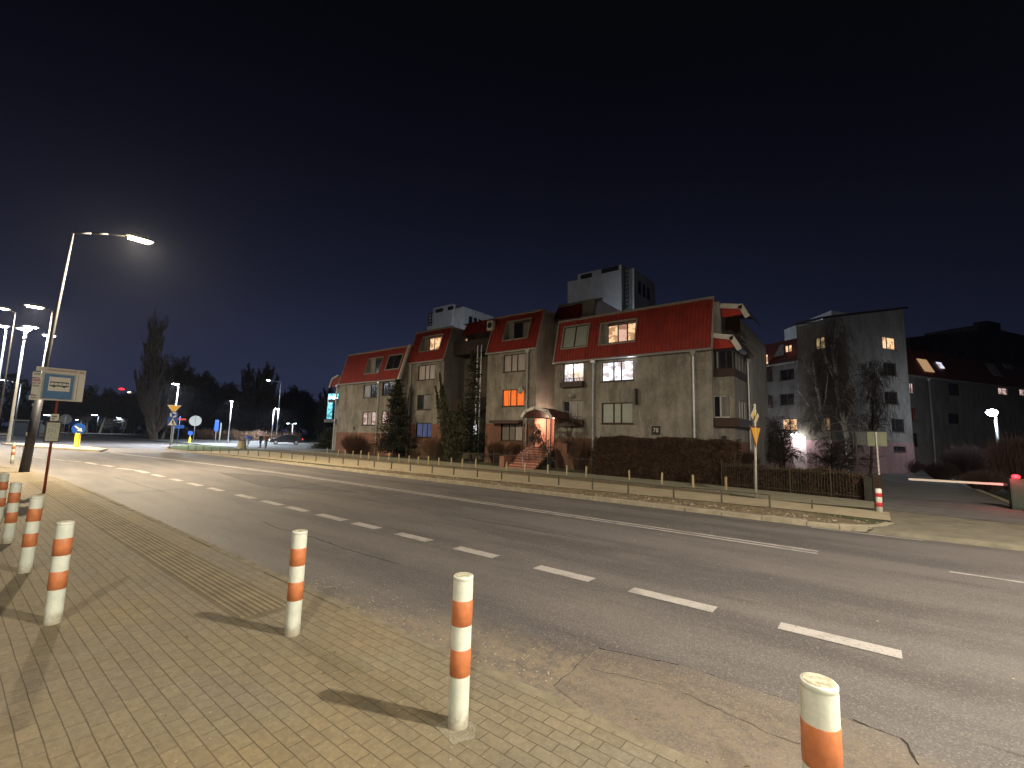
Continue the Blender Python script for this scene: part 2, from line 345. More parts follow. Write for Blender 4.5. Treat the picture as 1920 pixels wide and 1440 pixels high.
kerbline(k, edge, .10, .004, side=1)
struct('near_kerb', k, mat('near_kerb_stone', (.165, .14, .098), .95, .3, 5, .5, 50))
k = MB()
for i in range(8): k.box(-22.2, 2.14+i*.062, -.01, -5.15, 2.172+i*.062, .0065)
struct('tactile_paving', k, mat('tactile_slab', (.185, .150, .088), .9, .3, 3, .3, 50))
sheet('tactile_base', [(-22.3, 2.09), (-5.05, 2.09), (-5.05, 2.66), (-22.3, 2.66)], .002, mat('tactile_gap', (.115, .092, .056), .95, .2, 3))
# far side
sheet('far_verge', [(-52, 13.5), (-44, 13.55), (-30, 13.7), (-1.6, 13.7), (-.3, 14.1), (.2, 14.9), (-.2, 24), (-.2, 60), (-47, 60), (-47, 40), (-62, 24), (-64, 19.5)], .02, GRASSM)
fk = MB(); kerbline(fk, [(-51, 13.3), (-44, 13.45), (-30, 13.58), (-1.4, 13.58)], .2, .062, side=1, jit=.008)
kerbline(fk, [(-1.4, 13.58), (-.75, 13.72), (-.2, 14.05), (.12, 14.5), (.3, 15.2)], .17, .040, side=1, seg=.5, jit=.006)
kerbline(fk, [(-62, 17.4), (-56, 14.4), (-51, 13.3)], .2, .062, side=1)
struct('far_kerb', fk, KERB)
sheet('dirt_strip', [(-24, 13.78), (-1.7, 13.78), (-.6, 14.1), (-.1, 14.8), (-2.0, 15.75), (-10, 15.35), (-24, 14.6)], .028, DIRT)
sheet('cycle_path', [(-46, 13.9), (-24, 14.7), (-10, 15.45), (-2.2, 15.85), (.25, 15.6), (.25, 17.6), (-3, 18.0), (-12, 18.6), (-24, 18.9), (-46, 19.2)], .034, mat('cycle_path_slabs', (.39, .325, .22), .95, .15, 1.6, .4, 60))
sheet('bare_soil_strip', [(-46, 19.2), (-24, 18.9), (-12, 18.6), (-4.2, 18.1), (-4.4, 18.9), (-12, 19.7), (-24, 20.6), (-46, 22)], .030, DIRT)
sheet('footpath', [(-46, 22), (-24, 20.6), (-12, 19.7), (-4.4, 18.9), (-3, 18.0), (-.1, 18.2), (-.1, 20.6), (-6.5, 22.0), (-13, 22.7), (-24, 23.4), (-46, 24.2)], .038, PATH2)
sheet('side_street', [(-94, 21), (-62, 21), (-50, 20.2), (-46, 23), (-46, 33), (-60, 36), (-110, 44)], .030, mat('side_asphalt', (.20, .20, .20), .85, .2, .6, .4, 50))
sheet('driveway', [(.1, 18.3), (3.6, 17.5), (3.7, 36), (4.4, 60), (-1.6, 60), (-.1, 40), (.05, 26)], .034, mat('drive_asphalt', (.13, .125, .12), .9, .3, 1.2, .5, 60))
sheet('driveway_apron', [(-.22, 13.82), (30, 13.8), (30, 17.6), (3.6, 17.5), (.1, 18.3), (.25, 15.6), (.2, 14.8)], .026, mat('apron_slabs', (.165, .145, .108), .95, .3, 2.0, .5, 60))
struct('apron_ramp', MB().quad((-.25, 13.6, ZR+.002), (34, 13.62, ZR+.002), (34, 13.82, .027), (-.1, 13.82, .027)), MATS['apron_slabs'])
struct('driveway_kerb', MB().box(3.62, 17.6, -.05, 3.78, 58, .10), KERB)
sheet('grass_wedge', [(-66, 17.3), (-62, 17.7), (-54, 14.2), (-51, 13.7), (-47, 14.0), (-47, 18), (-60, 20.4)], .05, mat('green_grass', (.07, .10, .02), 1, .3, 3, .8, 40))
# patch of repaired asphalt in the bay, and worn sheets
pp_ = [G(x, y, ZR) for x, y in ((1040, 1287), (1119, 1216), (1210, 1234), (1290, 1252), (1500, 1322), (1600, 1352), (1690, 1385), (1735, 1450))]
sheet('asphalt_patch', [(p.x, p.y) for p in pp_]+[(1.2, 3.08), (-1.55, 3.08)], ZR+.004, ASPH2)
cr_ = MB(); random.seed(4)
def crack(pts_, w0=.006):
    q = [Vector((p.x, p.y, ZR+.006)) for p in pts_]; f_ = []
    for a, b in zip(q[:-1], q[1:]):
        n = max(2, int((b-a).length/.07)); f_ += [a.lerp(b, i/n)+Vector((random.uniform(-.012, .012), random.uniform(-.012, .012), 0)) for i in range(n)]
    for a, b in zip(f_[:-1], f_[1:]):
        d = (b-a).normalized(); s = Vector((-d.y, d.x, 0))*w0*random.uniform(.3, 1.2); cr_.quad(a-s*.7, b-s*.7, b+s*.7, a+s*.7)
crack(pp_[:1]+[pp_[1]], .004); crack(pp_[1:4], .009); crack(pp_[3:7], .004); crack(pp_[5:], .011); crack([G(x, y, ZR) for x, y in ((1105, 1255), (1260, 1290), (1430, 1370), (1560, 1420))], .004)
crack([G(x, y, ZR) for x, y in ((930, 1262), (960, 1280), (1000, 1302))], .013); crack([G(x, y, ZR) for x, y in ((200, 926), (290, 921), (350, 916))], .03); crack([G(x, y, ZR) for x, y in ((480, 921), (520, 917), (590, 908), (640, 905))], .03)
struct('asphalt_crack', cr_, mat('crack_dirt', (.018, .014, .010), 1))
sheet('road_repair', [(-24, 8.3), (-17, 7.4), (-13.5, 9.0), (-21, 9.6)], ZR+.003, mat('dark_asphalt', (.075, .07, .072), .9, .2, 3, .6, 60))
pt = MB()
def line(mb, x0, x1, y0, wd=.12, y1=None, z=ZR+.007):
    y1 = y0 if y1 is None else y1
    mb.quad((x0, y0-wd/2, z), (x1, y1-wd/2, z), (x1, y1+wd/2, z), (x0, y0+wd/2, z))
DY = 5.95
dpx = [(1692, 1233, 1462, 1172), (1340, 1145, 1180, 1108), (1113, 1087, 1005, 1064), (933, 1044, 853, 1028), (815, 1013, 745, 1001), (720, 990, 665, 981), (655, 975, 595, 965), (588, 958, 540, 950), (535, 947, 493, 939), (478, 935, 440, 928),
       (428, 920, 393, 915), (383, 911, 350, 906), (343, 902, 318, 898), (308, 894, 284, 890), (277, 887, 250, 882), (250, 881, 220, 878), (212, 875, 191, 872), (182, 871, 160, 867), (151, 866, 128, 864), (122, 864, 100, 861), (85, 860, 57, 856)]
for a, b, c, d in dpx:
    P, Q = G(a, b, ZR), G(c, d, ZR)
    if P.x > -27: P.y = Q.y = DY
    pt.quad((P.x, P.y-.115, ZR+.007), (P.x, P.y+.115, ZR+.007), (Q.x, Q.y+.115, ZR+.007), (Q.x, Q.y-.115, ZR+.007))
pt.quad((1.5, DY-.115, ZR+.007), (1.5, DY+.115, ZR+.007), (2.4, DY+.115, ZR+.007), (2.4, DY-.115, ZR+.007))
c0 = [(-.92, 10.38), (-10, 10.42), (-20, 10.42), (-26, 10.2), (-32, 9.8), (-40, 9.1), (-48, 8.4)]
for (x0, y0), (x1, y1) in zip(c0[:-1], c0[1:]):
    for dy in ((-.11, .11) if x0 > -24 else (0,)):
        line(pt, x0, x1, y0+dy, .11 if x0 > -24 else .22, y1+dy)
line(pt, .85, 1.9, 10.40, .09); line(pt, 1.2, 2.6, 13.72, .12, z=ZR+.009)
line(pt, 2.75, 6.5, 13.95, .12, z=.033); line(pt, -1.3, .72, 13.42, .10)
zs = [(-57+i*1.05) for i in range(9)]
for i in range(9): pt.quad((-47.5-i*1.1, 7.4+.1*i, ZR+.007), (-46.9-i*1.1, 7.3+.1*i, ZR+.007), (-44.9-i*1.1, 13.1, ZR+.007), (-45.5-i*1.1, 13.2, ZR+.007))
struct('road_marking', pt, PAINT)
isl = MB(); ip = [(-47.5, 8.1), (-50, 7.2), (-58, 5.2), (-66, 4.0), (-66, 6.6), (-58, 8.6), (-51, 9.2)]
isl.prism([(x, y, -.06) for x, y in ip[::-1]], (0, 0, .15)); struct('traffic_island', isl, mat('island_kerb', (.50, .43, .33), .9, .2, 2))
isl = MB()
for i in range(24):
    a0 = 2*PI*i/24; a1 = 2*PI*(i+1)/24
    isl.add([(-150+38*math.cos(a0), 6+16*math.sin(a0), .06), (-150+38*math.cos(a1), 6+16*math.sin(a1), .06), (-150, 6, .5)], [(0, 1, 2)])
    isl.quad((-150+38*math.cos(a0), 6+16*math.sin(a0), -.06), (-150+38*math.cos(a1), 6+16*math.sin(a1), -.06), (-150+38*math.cos(a1), 6+16*math.sin(a1), .06), (-150+38*math.cos(a0), 6+16*math.sin(a0), .06))
struct('roundabout_island', isl, mat('island_soil', (.12, .095, .06), 1, .4, .3))
# concrete footing at the near bollards
ft = MB()
# ------------------------------------------------------------------ building helpers
def part(name, mb, m, root, smooth=False):      # mesh given in world coordinates, parented to a placed Empty
    o = mb.build(name, m, None, smooth); o.parent = root
    if root.type == 'EMPTY': o.matrix_parent_inverse = root.matrix_basis.inverted()
    return o
def fbox(mb, O, U, V, W, a0, b0, c0, a1, b1, c1):
    O, U, V, W = map(Vector, (O, U, V, W)); P = lambda a, b, c: O+U*a+V*b+W*c
    return mb.add([P(a0, b0, c0), P(a1, b0, c0), P(a1, b1, c0), P(a0, b1, c0), P(a0, b0, c1), P(a1, b0, c1), P(a1, b1, c1), P(a0, b1, c1)],
                  [(0, 3, 2, 1), (4, 5, 6, 7), (0, 1, 5, 4), (1, 2, 6, 5), (2, 3, 7, 6), (3, 0, 4, 7)])
UZ = (0, 0, 1)
def wallgrid(mb, O, U, V, W, a0, a1, b0, b1, holes, depth=.16):
    "wall face with rectangular openings and their reveals; W points out"
    O, U, V, W = map(Vector, (O, U, V, W)); P = lambda a, b, c=0: O+U*a+V*b+W*c
    A = sorted({a0, a1, *[x for h in holes for x in h[:2] if a0 < x < a1]}); B = sorted({b0, b1, *[x for h in holes for x in h[2:4] if b0 < x < b1]})
    for i in range(len(A)-1):
        for j in range(len(B)-1):
            ca, cb = (A[i]+A[i+1])/2, (B[j]+B[j+1])/2
            if any(h[0] < ca < h[1] and h[2] < cb < h[3] for h in holes): continue
            mb.quad(P(A[i], B[j]), P(A[i+1], B[j]), P(A[i+1], B[j+1]), P(A[i], B[j+1]))
    for h in holes:
        x0, x1, z0, z1 = h[:4]
        if z1 < b0 or z0 > b1: continue
        for p, q in (((x0, z0), (x0, z1)), ((x0, z1), (x1, z1)), ((x1, z1), (x1, z0)), ((x1, z0), (x0, z0))):
            mb.quad(P(*p), P(*q), P(*q, -depth), P(*p, -depth))
def window(root, O, U, V, W, h, cuts=(.5,), glass=None, frame=None, sill=True, fw=.055, depth=.13, name='window', sillm=None):
    a0, a1, b0, b1 = h[:4]; f = MB(); w_ = a1-a0
    g = glass if isinstance(glass, (list, tuple)) else [glass]*(len(cuts)+1)
    F = lambda *a: fbox(f, O, U, V, W, *a)
    F(a0, b0, -depth, a1, b0+fw, -depth+.05); F(a0, b1-fw, -depth, a1, b1, -depth+.05)
    F(a0, b0+fw, -depth, a0+fw, b1-fw, -depth+.05); F(a1-fw, b0+fw, -depth, a1, b1-fw, -depth+.05)
    for c in cuts: x = a0+w_*c; F(x-fw*.7, b0+fw, -depth, x+fw*.7, b1-fw, -depth+.055)
    wo = part(name, f, frame or BROWN, root)
    p = MB(); xs = [a0+fw]+[a0+w_*c for c in cuts]+[a1-fw]; ms = []
    for i in range(len(xs)-1):
        if g[i] not in ms: ms.append(g[i])
        p.k = ms.index(g[i]); O_, U_, V_, W_ = map(Vector, (O, U, V, W)); P = lambda a, b, c: O_+U_*a+V_*b+W_*c
        p.quad(P(xs[i], b0+fw, -depth+.02), P(xs[i+1], b0+fw, -depth+.02), P(xs[i+1], b1-fw, -depth+.02), P(xs[i], b1-fw, -depth+.02))
    part('pane', p, ms, wo)
    if sill:
        s_ = MB(); fbox(s_, O, U, V, W, a0-.06, b0-.05, -depth+.052, a1+.06, b0-.002, .07); part('sill', s_, sillm or BROWN, wo)
    return wo
def rectY(Y, xl, xr, yt, yb):       # window rectangle read off a wall parallel to the road
    ym = (yt+yb)/2; xc = (xl+xr)/2
    return (FY(xl, ym, Y).x, FY(xr, ym, Y).x, FY(xc, yb, Y).z, FY(xc, yt, Y).z)
def downpipe(root, x, y, z1, z0=.1, r_=.06, hopper=True, m=None):
    d = MB().tube((x, y, z0), (x, y, z1), r_, n=8)
    for z in np.arange(z0+.8, z1, 1.6): d.tube((x, y, z), (x, y, z+.05), r_*1.35, n=8)
    if hopper: d.tube((x, y, z1), (x, y, z1+.16), r_, .13, 8).box(x-.14, y-.12, z1+.16, x+.14, y+.1, z1+.34)
    return part('downpipe', d, m or GALV, root)
UX = (1, 0, 0); WO = (0, -1, 0)

# ------------------------------------------------------------------ the staggered apartment building
ab = thing('apartment_building', (-24, 25.3, 0), 'long staggered apartment building with grey rendered walls and red metal mansard roofs across the road', 'building')
YA, YB, YD = 25.3, 26.2, 25.3; ZE_A, ZR_A, ZE_B, ZR_B, ZE_D, ZR_D = 7.03, 9.86, 8.46, 11.38, 6.95, 10.0
XA0, XA1 = -16.49, -6.57; XB0, XB1 = -23.36, -18.66; XC0, XC1 = -33.0, -28.3; XD0, XD1 = -42.8, -33.0; YBK = 34.0
ZP = FY(1240, 825, YA).z                     # top of the reddish base
def section(X0, X1, Y0, ze, Y1, zr, wins, dormers, side_l=True, side_r=True, zp=None, ybr=None, ybl=None, sidem=None):
    zp = zp if zp is not None else ZP
    holes = [w_['r'] for w_ in wins]
    mb = MB(); wallgrid(mb, (0, Y0, 0), UX, UZ, WO, X0, X1, zp, ze, holes); part('wall', mb, PLA, ab)
    mb = MB(); wallgrid(mb, (0, Y0-.02, 0), UX, UZ, WO, X0, X1, -.1, zp, [w_['r'] for w_ in wins if w_['r'][2] < zp])
    mb.quad((X0, Y0-.02, zp), (X1, Y0-.02, zp), (X1, Y0, zp), (X0, Y0, zp)); part('plinth', mb, PINK, ab)
    for w_ in wins:
        window(ab, (0, Y0, 0), UX, UZ, WO, w_['r'], w_.get('cuts', (.5,)), w_['g'], w_.get('f'), w_.get('sill', True))
    # slanted roof face
    S = Vector((0, Y1-Y0, zr-ze)); L = S.length; V = S/L; W = Vector((0, -(zr-ze), Y1-Y0)).normalized(); O = Vector((0, Y0-.12, ze))
    hs = []
    for d in dormers:
        a0, a1, z0, z1 = d['r']; hs.append((a0, a1, (z0-ze)/V.z, (z1-ze)/V.z))
    rf = MB(); wallgrid(rf, O, UX, V, W, X0-.05, X1+.05, -.12, L+.02, hs, .03)
    zt = zr+.03
    rf.quad((X0-.05, O.y+V.y*L, zt), (X1+.05, O.y+V.y*L, zt), (X1+.05, YBK, zt), (X0-.05, YBK, zt))
    ro = part('roof', rf, RED, ab)
    tr = MB(); fbox(tr, O, UX, V, W, X0-.1, L-.04, -.02, X1+.1, L+.10, .07)         # ridge flashing
    for x in (X0-.1, X1+.03): fbox(tr, O, UX, V, W, x, -.15, -.1, x+.08, L-.04, .05)
    part('roof_trim', tr, TRIM, ro)
    gu = MB().path([(X0-.08, Y0-.2, ze-.10), (X1+.08, Y0-.2, ze-.12)], .07, 8); part('gutter', gu, GALV, ro)
    for d, h in zip(dormers, hs):
        a0, a1, s0, s1 = h; P = lambda a, s: O+Vector(UX)*a+V*s
        if d['kind'] == 'flush':
            window(ab, O, UX, V, W, (a0, a1, s0, s1), d.get('cuts', (.5,)), d['g'], d.get('f'), False, depth=.04, name='roof_window')
            tm = MB(); 
            for q in ((a0-.09, s0-.09, a1+.09, s0), (a0-.09, s1, a1+.09, s1+.09), (a0-.09, s0, a0, s1), (a1, s0, a1+.09, s1)): fbox(tm, O, UX, V, W, q[0], q[1], -.02, q[2], q[3], .05)
            part('window_surround', tm, TRIM, ab); continue
        p0, p1 = P(a0, s0), P(a0, s1); yb = p1.y+.12; z0, z1 = p0.z, p1.z
        ck = MB()
        for a in (a0, a1): ck.poly([(a, p0.y, z0), (a, yb, z0), (a, yb, z1), (a, p1.y, z1)])
        ck.quad((a0, p0.y, z0), (a1, p0.y, z0), (a1, yb, z0), (a0, yb, z0)); ck.quad((a0, p1.y, z1), (a1, p1.y, z1), (a1, yb, z1), (a0, yb, z1))
        ck.quad((a0, yb+.2, z0), (a1, yb+.2, z0), (a1, yb+.2, z1), (a0, yb+.2, z1)); ck.quad((a0, yb, z0), (a0+(a1-a0)*d.get('ins', .12), yb, z0), (a0+(a1-a0)*d.get('ins', .12), yb, z1), (a0, yb, z1))
        do = part('dormer', ck, PLG, ab)
        tm = MB()
        for q in ((a0-.07, s0-.08, a1+.07, s0), (a0-.07, s1, a1+.07, s1+.09), (a0-.07, s0, a0, s1), (a1, s0, a1+.07, s1)): fbox(tm, O, UX, V, W, q[0], q[1], -.02, q[2], q[3], .05)
        part('trim', tm, TRIM, do)
        wx0 = a0+(a1-a0)*d.get('ins', .12)
        window(ab, (0, yb, 0), UX, UZ, WO, (wx0, a1-.02, z0+.12, z1-.12), d.get('cuts', (.5,)), d['g'], d.get('f'), False, depth=.06, name='dormer_window')
    for X, on, yb_ in ((X0, side_l, ybl), (X1, side_r, ybr)):
        if not on: continue
        s_ = MB().poly([(X, Y0, -.1), (X, yb_ or YBK, -.1), (X, yb_ or YBK, zr), (X, Y1-.12, zr), (X, Y0, ze)]); part('side_wall', s_, sidem or PLG, ab)
def dr(Y0, ze, Y1, zr, xl, xr, yt, yb):      # dormer opening: bottom and top pixel rows onto the slanted face
    P = (0, Y0-.12, ze); n = (0, -(zr-ze), Y1-Y0)
    a = FP(xl, yb, P, n); b = FP(xr, yb, P, n); c = FP((xl+xr)/2+8, yt, P, n); return (a.x, b.x, (a.z+b.z)/2, c.z)
COLDB = lit_window('bright_white_room', (.88, .90, 1.0), 1.7, 'room')
WA = [dict(r=rectY(YA, 1128, 1187, 677, 714), cuts=(.38, .62), g=[COLDB, COLDB, COLDB]),
      dict(r=rectY(YA, 1128, 1187, 755, 794), cuts=(.38, .62), g=BLIND),
      dict(r=rectY(YA, 1056, 1094, 681, 716), cuts=(.48,), g=[COLD, PALELIT], sill=False),
      dict(r=rectY(YA, 1055, 1094, 751, 787), cuts=(.33, .66), g=[DGLASS, CURT, CURT], sill=False, f=GREYP),
      dict(r=rectY(YA, 1063.5, 1082, 830, 850), cuts=(.5,), g=DGLASS)]
DA = [dict(kind='flush', r=dr(YA, ZE_A, 25.95, ZR_A, 1054, 1099, 611, 651), cuts=(.5,), g=BLIND),
      dict(kind='recess', r=dr(YA, ZE_A, 25.95, ZR_A, 1124, 1189, 603, 643), cuts=(.36, .68), g=[WLIT, PINKLIT, WLIT], ins=.16)]
section(XA0, XA1, YA, ZE_A, 25.95, ZR_A, WA, DA)
WB = [dict(r=rectY(YB, 944, 984, 664, 696.5), cuts=(.36, .64), g=CURTP), dict(r=rectY(YB, 942, 982.5, 730, 761.5), cuts=(.36, .64), g=OLIT),
      dict(r=rectY(YB, 939.5, 979, 794.5, 826.5), cuts=(.36, .64), g=[CURT, CURT, CURTP])]
DB = [dict(kind='recess', r=dr(YB, ZE_B, 27.1, ZR_B, 944, 987.5, 601, 635.5), cuts=(.5,), g=[DGLASS, CURT], ins=.25)]
section(XB0, XB1, YB, ZE_B, 27.1, ZR_B, WB, DB, ybr=28.4, zp=2.9)
WC = [dict(r=rectY(YB, 784, 815, 684, 712), cuts=(.4, .66), g=[CURTP, CURTP, CURTP]), dict(r=rectY(YB, 782, 808, 740, 768), cuts=(.4,), g=[DGLASS, CURT]),
      dict(r=rectY(YB, 780, 809, 793, 820), cuts=(.38, .7), g=BLUEC)]
DC = [dict(kind='recess', r=dr(YB, ZE_B, 27.1, ZR_B, 786.7, 822, 630, 657), cuts=(.36,), g=WLIT, ins=.28)]
section(XC0, XC1, YB, ZE_B, 27.1, ZR_B, WC, DC, ybr=28.7, zp=2.9)
WD = [dict(r=rectY(YD, 681, 707, 721, 745.5), cuts=(.5,), g=[CURT, DGLASS]), dict(r=rectY(YD, 679, 704, 772, 797), cuts=(.34, .66), g=[PALELIT, CURTP, PALELIT]),
      dict(r=rectY(YD, 716, 738, 716, 741), cuts=(.5,), g=DGLASS), dict(r=rectY(YD, 715, 738, 770, 795), cuts=(.5,), g=PALELIT), dict(r=rectY(YD, 713, 724, 822, 836), cuts=(.5,), g=DGLASS)]
DD = [dict(kind='recess', r=dr(YD, ZE_D, 26.2, ZR_D, 684, 709, 672, 699.5), cuts=(.5,), g=[DGLASS, DGLASS], ins=.4), dict(kind='flush', r=dr(YD, ZE_D, 26.2, ZR_D, 723, 747, 666, 692), cuts=(.5,), g=DGLASS)]
section(XD0, XD1, YD, ZE_D, 26.2, ZR_D, WD, DD, sidem=PLA)
# white edge boards of the D gable, planter boxes, pipes, dishes, air conditioner
part('edge_board', MB().prism([(XD1+.02, YD-.35, ZE_D-.2), (XD1+.02, YD-.12, ZE_D-.2), (XD1+.02, 26.25, ZR_D+.15), (XD1+.02, 26.0, ZR_D+.15)], (.14, 0, 0)), WTRIM, ab)
for r_, (yt, yb) in ((WA[2]['r'], (716, 725)), (WA[3]['r'], (787, 799))):
    zb = FY(1075, yb, YA-.3).z; bx = MB().box(r_[0]-.08, YA-.30, zb, r_[1]+.08, YA-.02, r_[2]-.02)
    for i in range(8): x = r_[0]+(r_[1]-r_[0])*(i+.5)/8; bx.box(x-.015, YA-.33, r_[2], x+.015, YA-.30, r_[2]+.16)
    bx.box(r_[0]-.08, YA-.33, r_[2]+.16, r_[1]+.08, YA-.29, r_[2]+.19); part('planter_box', bx, BROWN, ab)
for px_, Y_, zt in ((1112, YA-.12, ZE_A-.45), (1301, YA-.12, ZE_A-.45), (988, YB-.12, ZE_B-.45), (768, YB-.12, ZE_B-.45), (631, YD-.12, ZE_D-.45)):
    x = FY(px_, 740, Y_).x; downpipe(ab, x, Y_, zt)
dp = FY(712, 700, YD-.12).x; q = FY(1179, 687, YA); part('ceiling_lamp', MB().lathe([(.05, -.06), (.17, -.03), (.17, .03), (.05, .06)], 14, (q.x, YA+.02, q.z)), emis('ceiling_lamp_glass', (.9, .95, 1), 30), ab)
downpipe(ab, dp, YD-.12, ZE_D-.5)
def dish(p, r_=.32):
    d = MB(); n = 14; pr = [(r_*math.sin(t_), .10*(1-math.cos(t_)/1)) for t_ in np.linspace(0.02, PI/2, 6)]
    vs = []; fs = []
    for rr, h in pr: vs += [(p[0]+rr*math.cos(2*PI*i/n)*.9, p[1]-.3+h*1.0, p[2]+rr*math.sin(2*PI*i/n)) for i in range(n)]
    for j in range(5): fs += [(j*n+i, j*n+(i+1) % n, (j+1)*n+(i+1) % n, (j+1)*n+i) for i in range(n)]
    d.add(vs, fs); d.tube((p[0], p[1]-.28, p[2]), (p[0], p[1], p[2]-.05), .02, n=6); return part('satellite_dish', d, GREYP, ab)
dish(FY(979, 732, YB), .28); dish(FY(1073, 742, YA), .16)
q = FY(1194, 745, YA); part('wall_bracket', MB().box(q.x-.03, YA-.25, q.z-.45, q.x+.05, YA-.002, q.z+.5), DARKM, ab)
acb = MB(); q = FY(922, 611, 26.7); acb.box(q.x-.30, 26.45, q.z-.38, q.x+.30, 26.8, q.z+.38); ac = part('air_conditioner', acb, PLASTW, ab)
part('fan_grille', MB().tube((q.x, 26.438, q.z), (q.x, 26.449, q.z), .24, n=20), DARKM, ac)
vent = MB().box(FY(664, 803, YD).x-.08, YD-.06, FY(664, 803, YD).z-.14, FY(664, 803, YD).x+.08, YD-.002, FY(664, 803, YD).z+.14); part('wall_vent', vent, DARKM, ab)
# house number
q = FY(1230, 807, YA); pl = MB().box(q.x-.24, YA-.05, q.z-.24, q.x+.24, YA-.003, q.z+.24); plo = part('house_number_plate', pl, BLACKS, ab)
mm = ab.matrix_basis.inverted() @ Matrix.Translation((q.x, YA-.055, q.z)) @ FRONT
t_ = text_mesh('78', .34, 'house_number', SIGNW, ab, mm)
# recess between C and B: back wall, three balconies, lit windows, red roof strip
YR = 28.7; XR0, XR1 = XC1, XB0
hl = [rectY(YR, 866, 876, 634, 652), rectY(YR, 888, 899, 640, 651), rectY(YR, 878, 893, 795, 824), rectY(YR, 866, 880, 742, 762), rectY(YR, 884, 897, 742, 762)]
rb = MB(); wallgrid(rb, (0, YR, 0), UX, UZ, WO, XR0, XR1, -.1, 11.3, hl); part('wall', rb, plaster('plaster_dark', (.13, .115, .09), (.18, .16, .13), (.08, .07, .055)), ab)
for h, g_ in zip(hl, (WLIT, COLD, lit_window('white_blue_room', (.75, .85, 1.0), 1.8, 'room'), CURTP, CURTP)): window(ab, (0, YR, 0), UX, UZ, WO, h, (.5,), g_, None, False)
rf = MB(); zr0, zr1 = FY(885, 627, 27.6).z, FY(885, 604, 28.1).z
rf.quad((FY(869, 620, 27.7).x, 27.5, zr0), (XR1+.2, 27.5, zr0), (XR1+.2, 28.2, zr1), (FY(869, 620, 27.7).x, 28.2, zr1)); rf.quad((XR0, 28.2, zr1), (XR1, 28.2, zr1), (XR1, YBK, zr1), (XR0, YBK, zr1)); part('roof', rf, RED, ab)
for ypx, hh in ((660, .95), (766, .9), (832, .8)):
    z = FY(880, ypx, 27.4).z; b_ = MB().box(XR0+.02, 27.25, z-.18, XR1-.02, YR-.02, z); b_.box(XR0+.03, 27.2, z, XR1-.03, 27.25, z+hh)
    part('balcony', b_, mat('balcony_panel', (.05, .035, .03), .8, .3, 5), ab)
for i, px_ in enumerate((893, 900)): downpipe(ab, FY(px_, 740, 27.0).x, 27.0, 9.4, r_=.055, hopper=False)
# recess between B and A with the raised porch
YP = 28.4; pinkl = PINKW
pw = MB(); wallgrid(pw, (0, YP, 0), UX, UZ, WO, XB1, XA0, 1.2, 10.6, [(-17.9, -17.2, 5.6, 6.6), (-17.8, -17.0, 7.6, 9.0)]); part('wall', pw, PLG, ab)
window(ab, (0, YP, 0), UX, UZ, WO, (-17.9, -17.2, 5.6, 6.6), (.5,), DGLASS, None, False); window(ab, (0, YP, 0), UX, UZ, WO, (-17.8, -17.0, 7.6, 9.0), (.5,), DGLASS, None, False)
q0, q1 = FY(1037, 600, 29), FY(1090, 596, 29); rz = FY(1060, 574, 29.6).z
rf = MB().quad((q0.x, 28.9, q0.z), (q1.x, 28.9, q1.z), (q1.x, 29.7, rz), (q0.x, 29.7, rz)).quad((q0.x, 29.7, rz), (q1.x+1.2, 29.7, rz), (q1.x+1.2, YBK, rz), (q0.x, YBK, rz)); part('roof', rf, RED, ab)
part('wall', MB().box(q0.x, 29.0, 7, q1.x, 29.05, q0.z-.02).box(q1.x, 29.1, 9.0, q1.x+1.1, 29.2, rz-.02), PLG, ab)
part('parapet', MB().box(q0.x, 29.66, rz+.02, q1.x+1.3, 29.9, rz+.2), TRIM, ab)
por = MB(); px0, px1, py0, py1 = XB1+.05, XA0-.05, 26.35, YP-.02      # porch walls lit from inside
zl = 1.35; zc = FY(1020, 787, 26.4).z
por.quad((px0, py1, zl), (px1, py1, zl), (px1, py1, zc+.3), (px0, py1, zc+.3)); por.quad((px0, 26.0, zl), (px0, py1, zl), (px0, py1, zc+.3), (px0, 26.0, zc+.3)); por.quad((px1, 25.4, zl), (px1, py1, zl), (px1, py1, zc+.3), (px1, 25.4, zc+.3))
part('porch_wall', por, mat('porch_paint', (.55, .30, .22), .9, .08, 3), ab)
part('porch_floor', MB().box(px0, 25.0, -.1, px1, YP, zl), PINK, ab)
part('porch_door', MB().box(px0+.25, YP-.10, zl, px0+1.05, YP-.04, zl+2.0), BROWN, ab)
st = MB(); n = 9; sy0, sy1 = 22.7, 25.0
for i in range(n): st.box(px0+.15, sy0+(sy1-sy0)*i/n, -.05, px1+.3, sy1+.02, zl*(i+1)/n)
so = part('front_steps', st, mat('step_red', (.42, .20, .15), .9, .2, 4), ab)
nb = MB()
for i in range(n): nb.box(px0+.15, sy0+(sy1-sy0)*i/n-.012, zl*(i+1)/n-.05, px1+.3, sy0+(sy1-sy0)*i/n-.003, zl*(i+1)/n+.004)
part('step_nosing', nb, mat('nosing', (.16, .06, .05), .9), so)
part('stair_wall', MB().box(px0-.25, sy0-.1, -.1, px0+.13, sy1+.6, .75), PINK, ab)
cnp = MB(); pts = [FY(x, y, 23.2) for x, y in ((978, 781), (986, 770), (1004, 763), (1027, 770), (1035, 783))]
cw = MB()
for a, b in zip(pts[:-1], pts[1:]):
    cnp.quad(a, b, (b.x, 26.1, b.z), (a.x, 26.1, a.z)); fbox(cw, a, (b-a).normalized(), Vector((0, 1, 0)).cross((b-a).normalized())*-1, (0, -1, 0), -.02, -.12, -.02, (b-a).length+.02, .05, .08)
co_ = part('canopy', cnp, mat('canopy_sheet', (.10, .025, .02), .6, .2, 4), ab); part('canopy_fascia', cw, WTRIM, co_)
ps = MB()
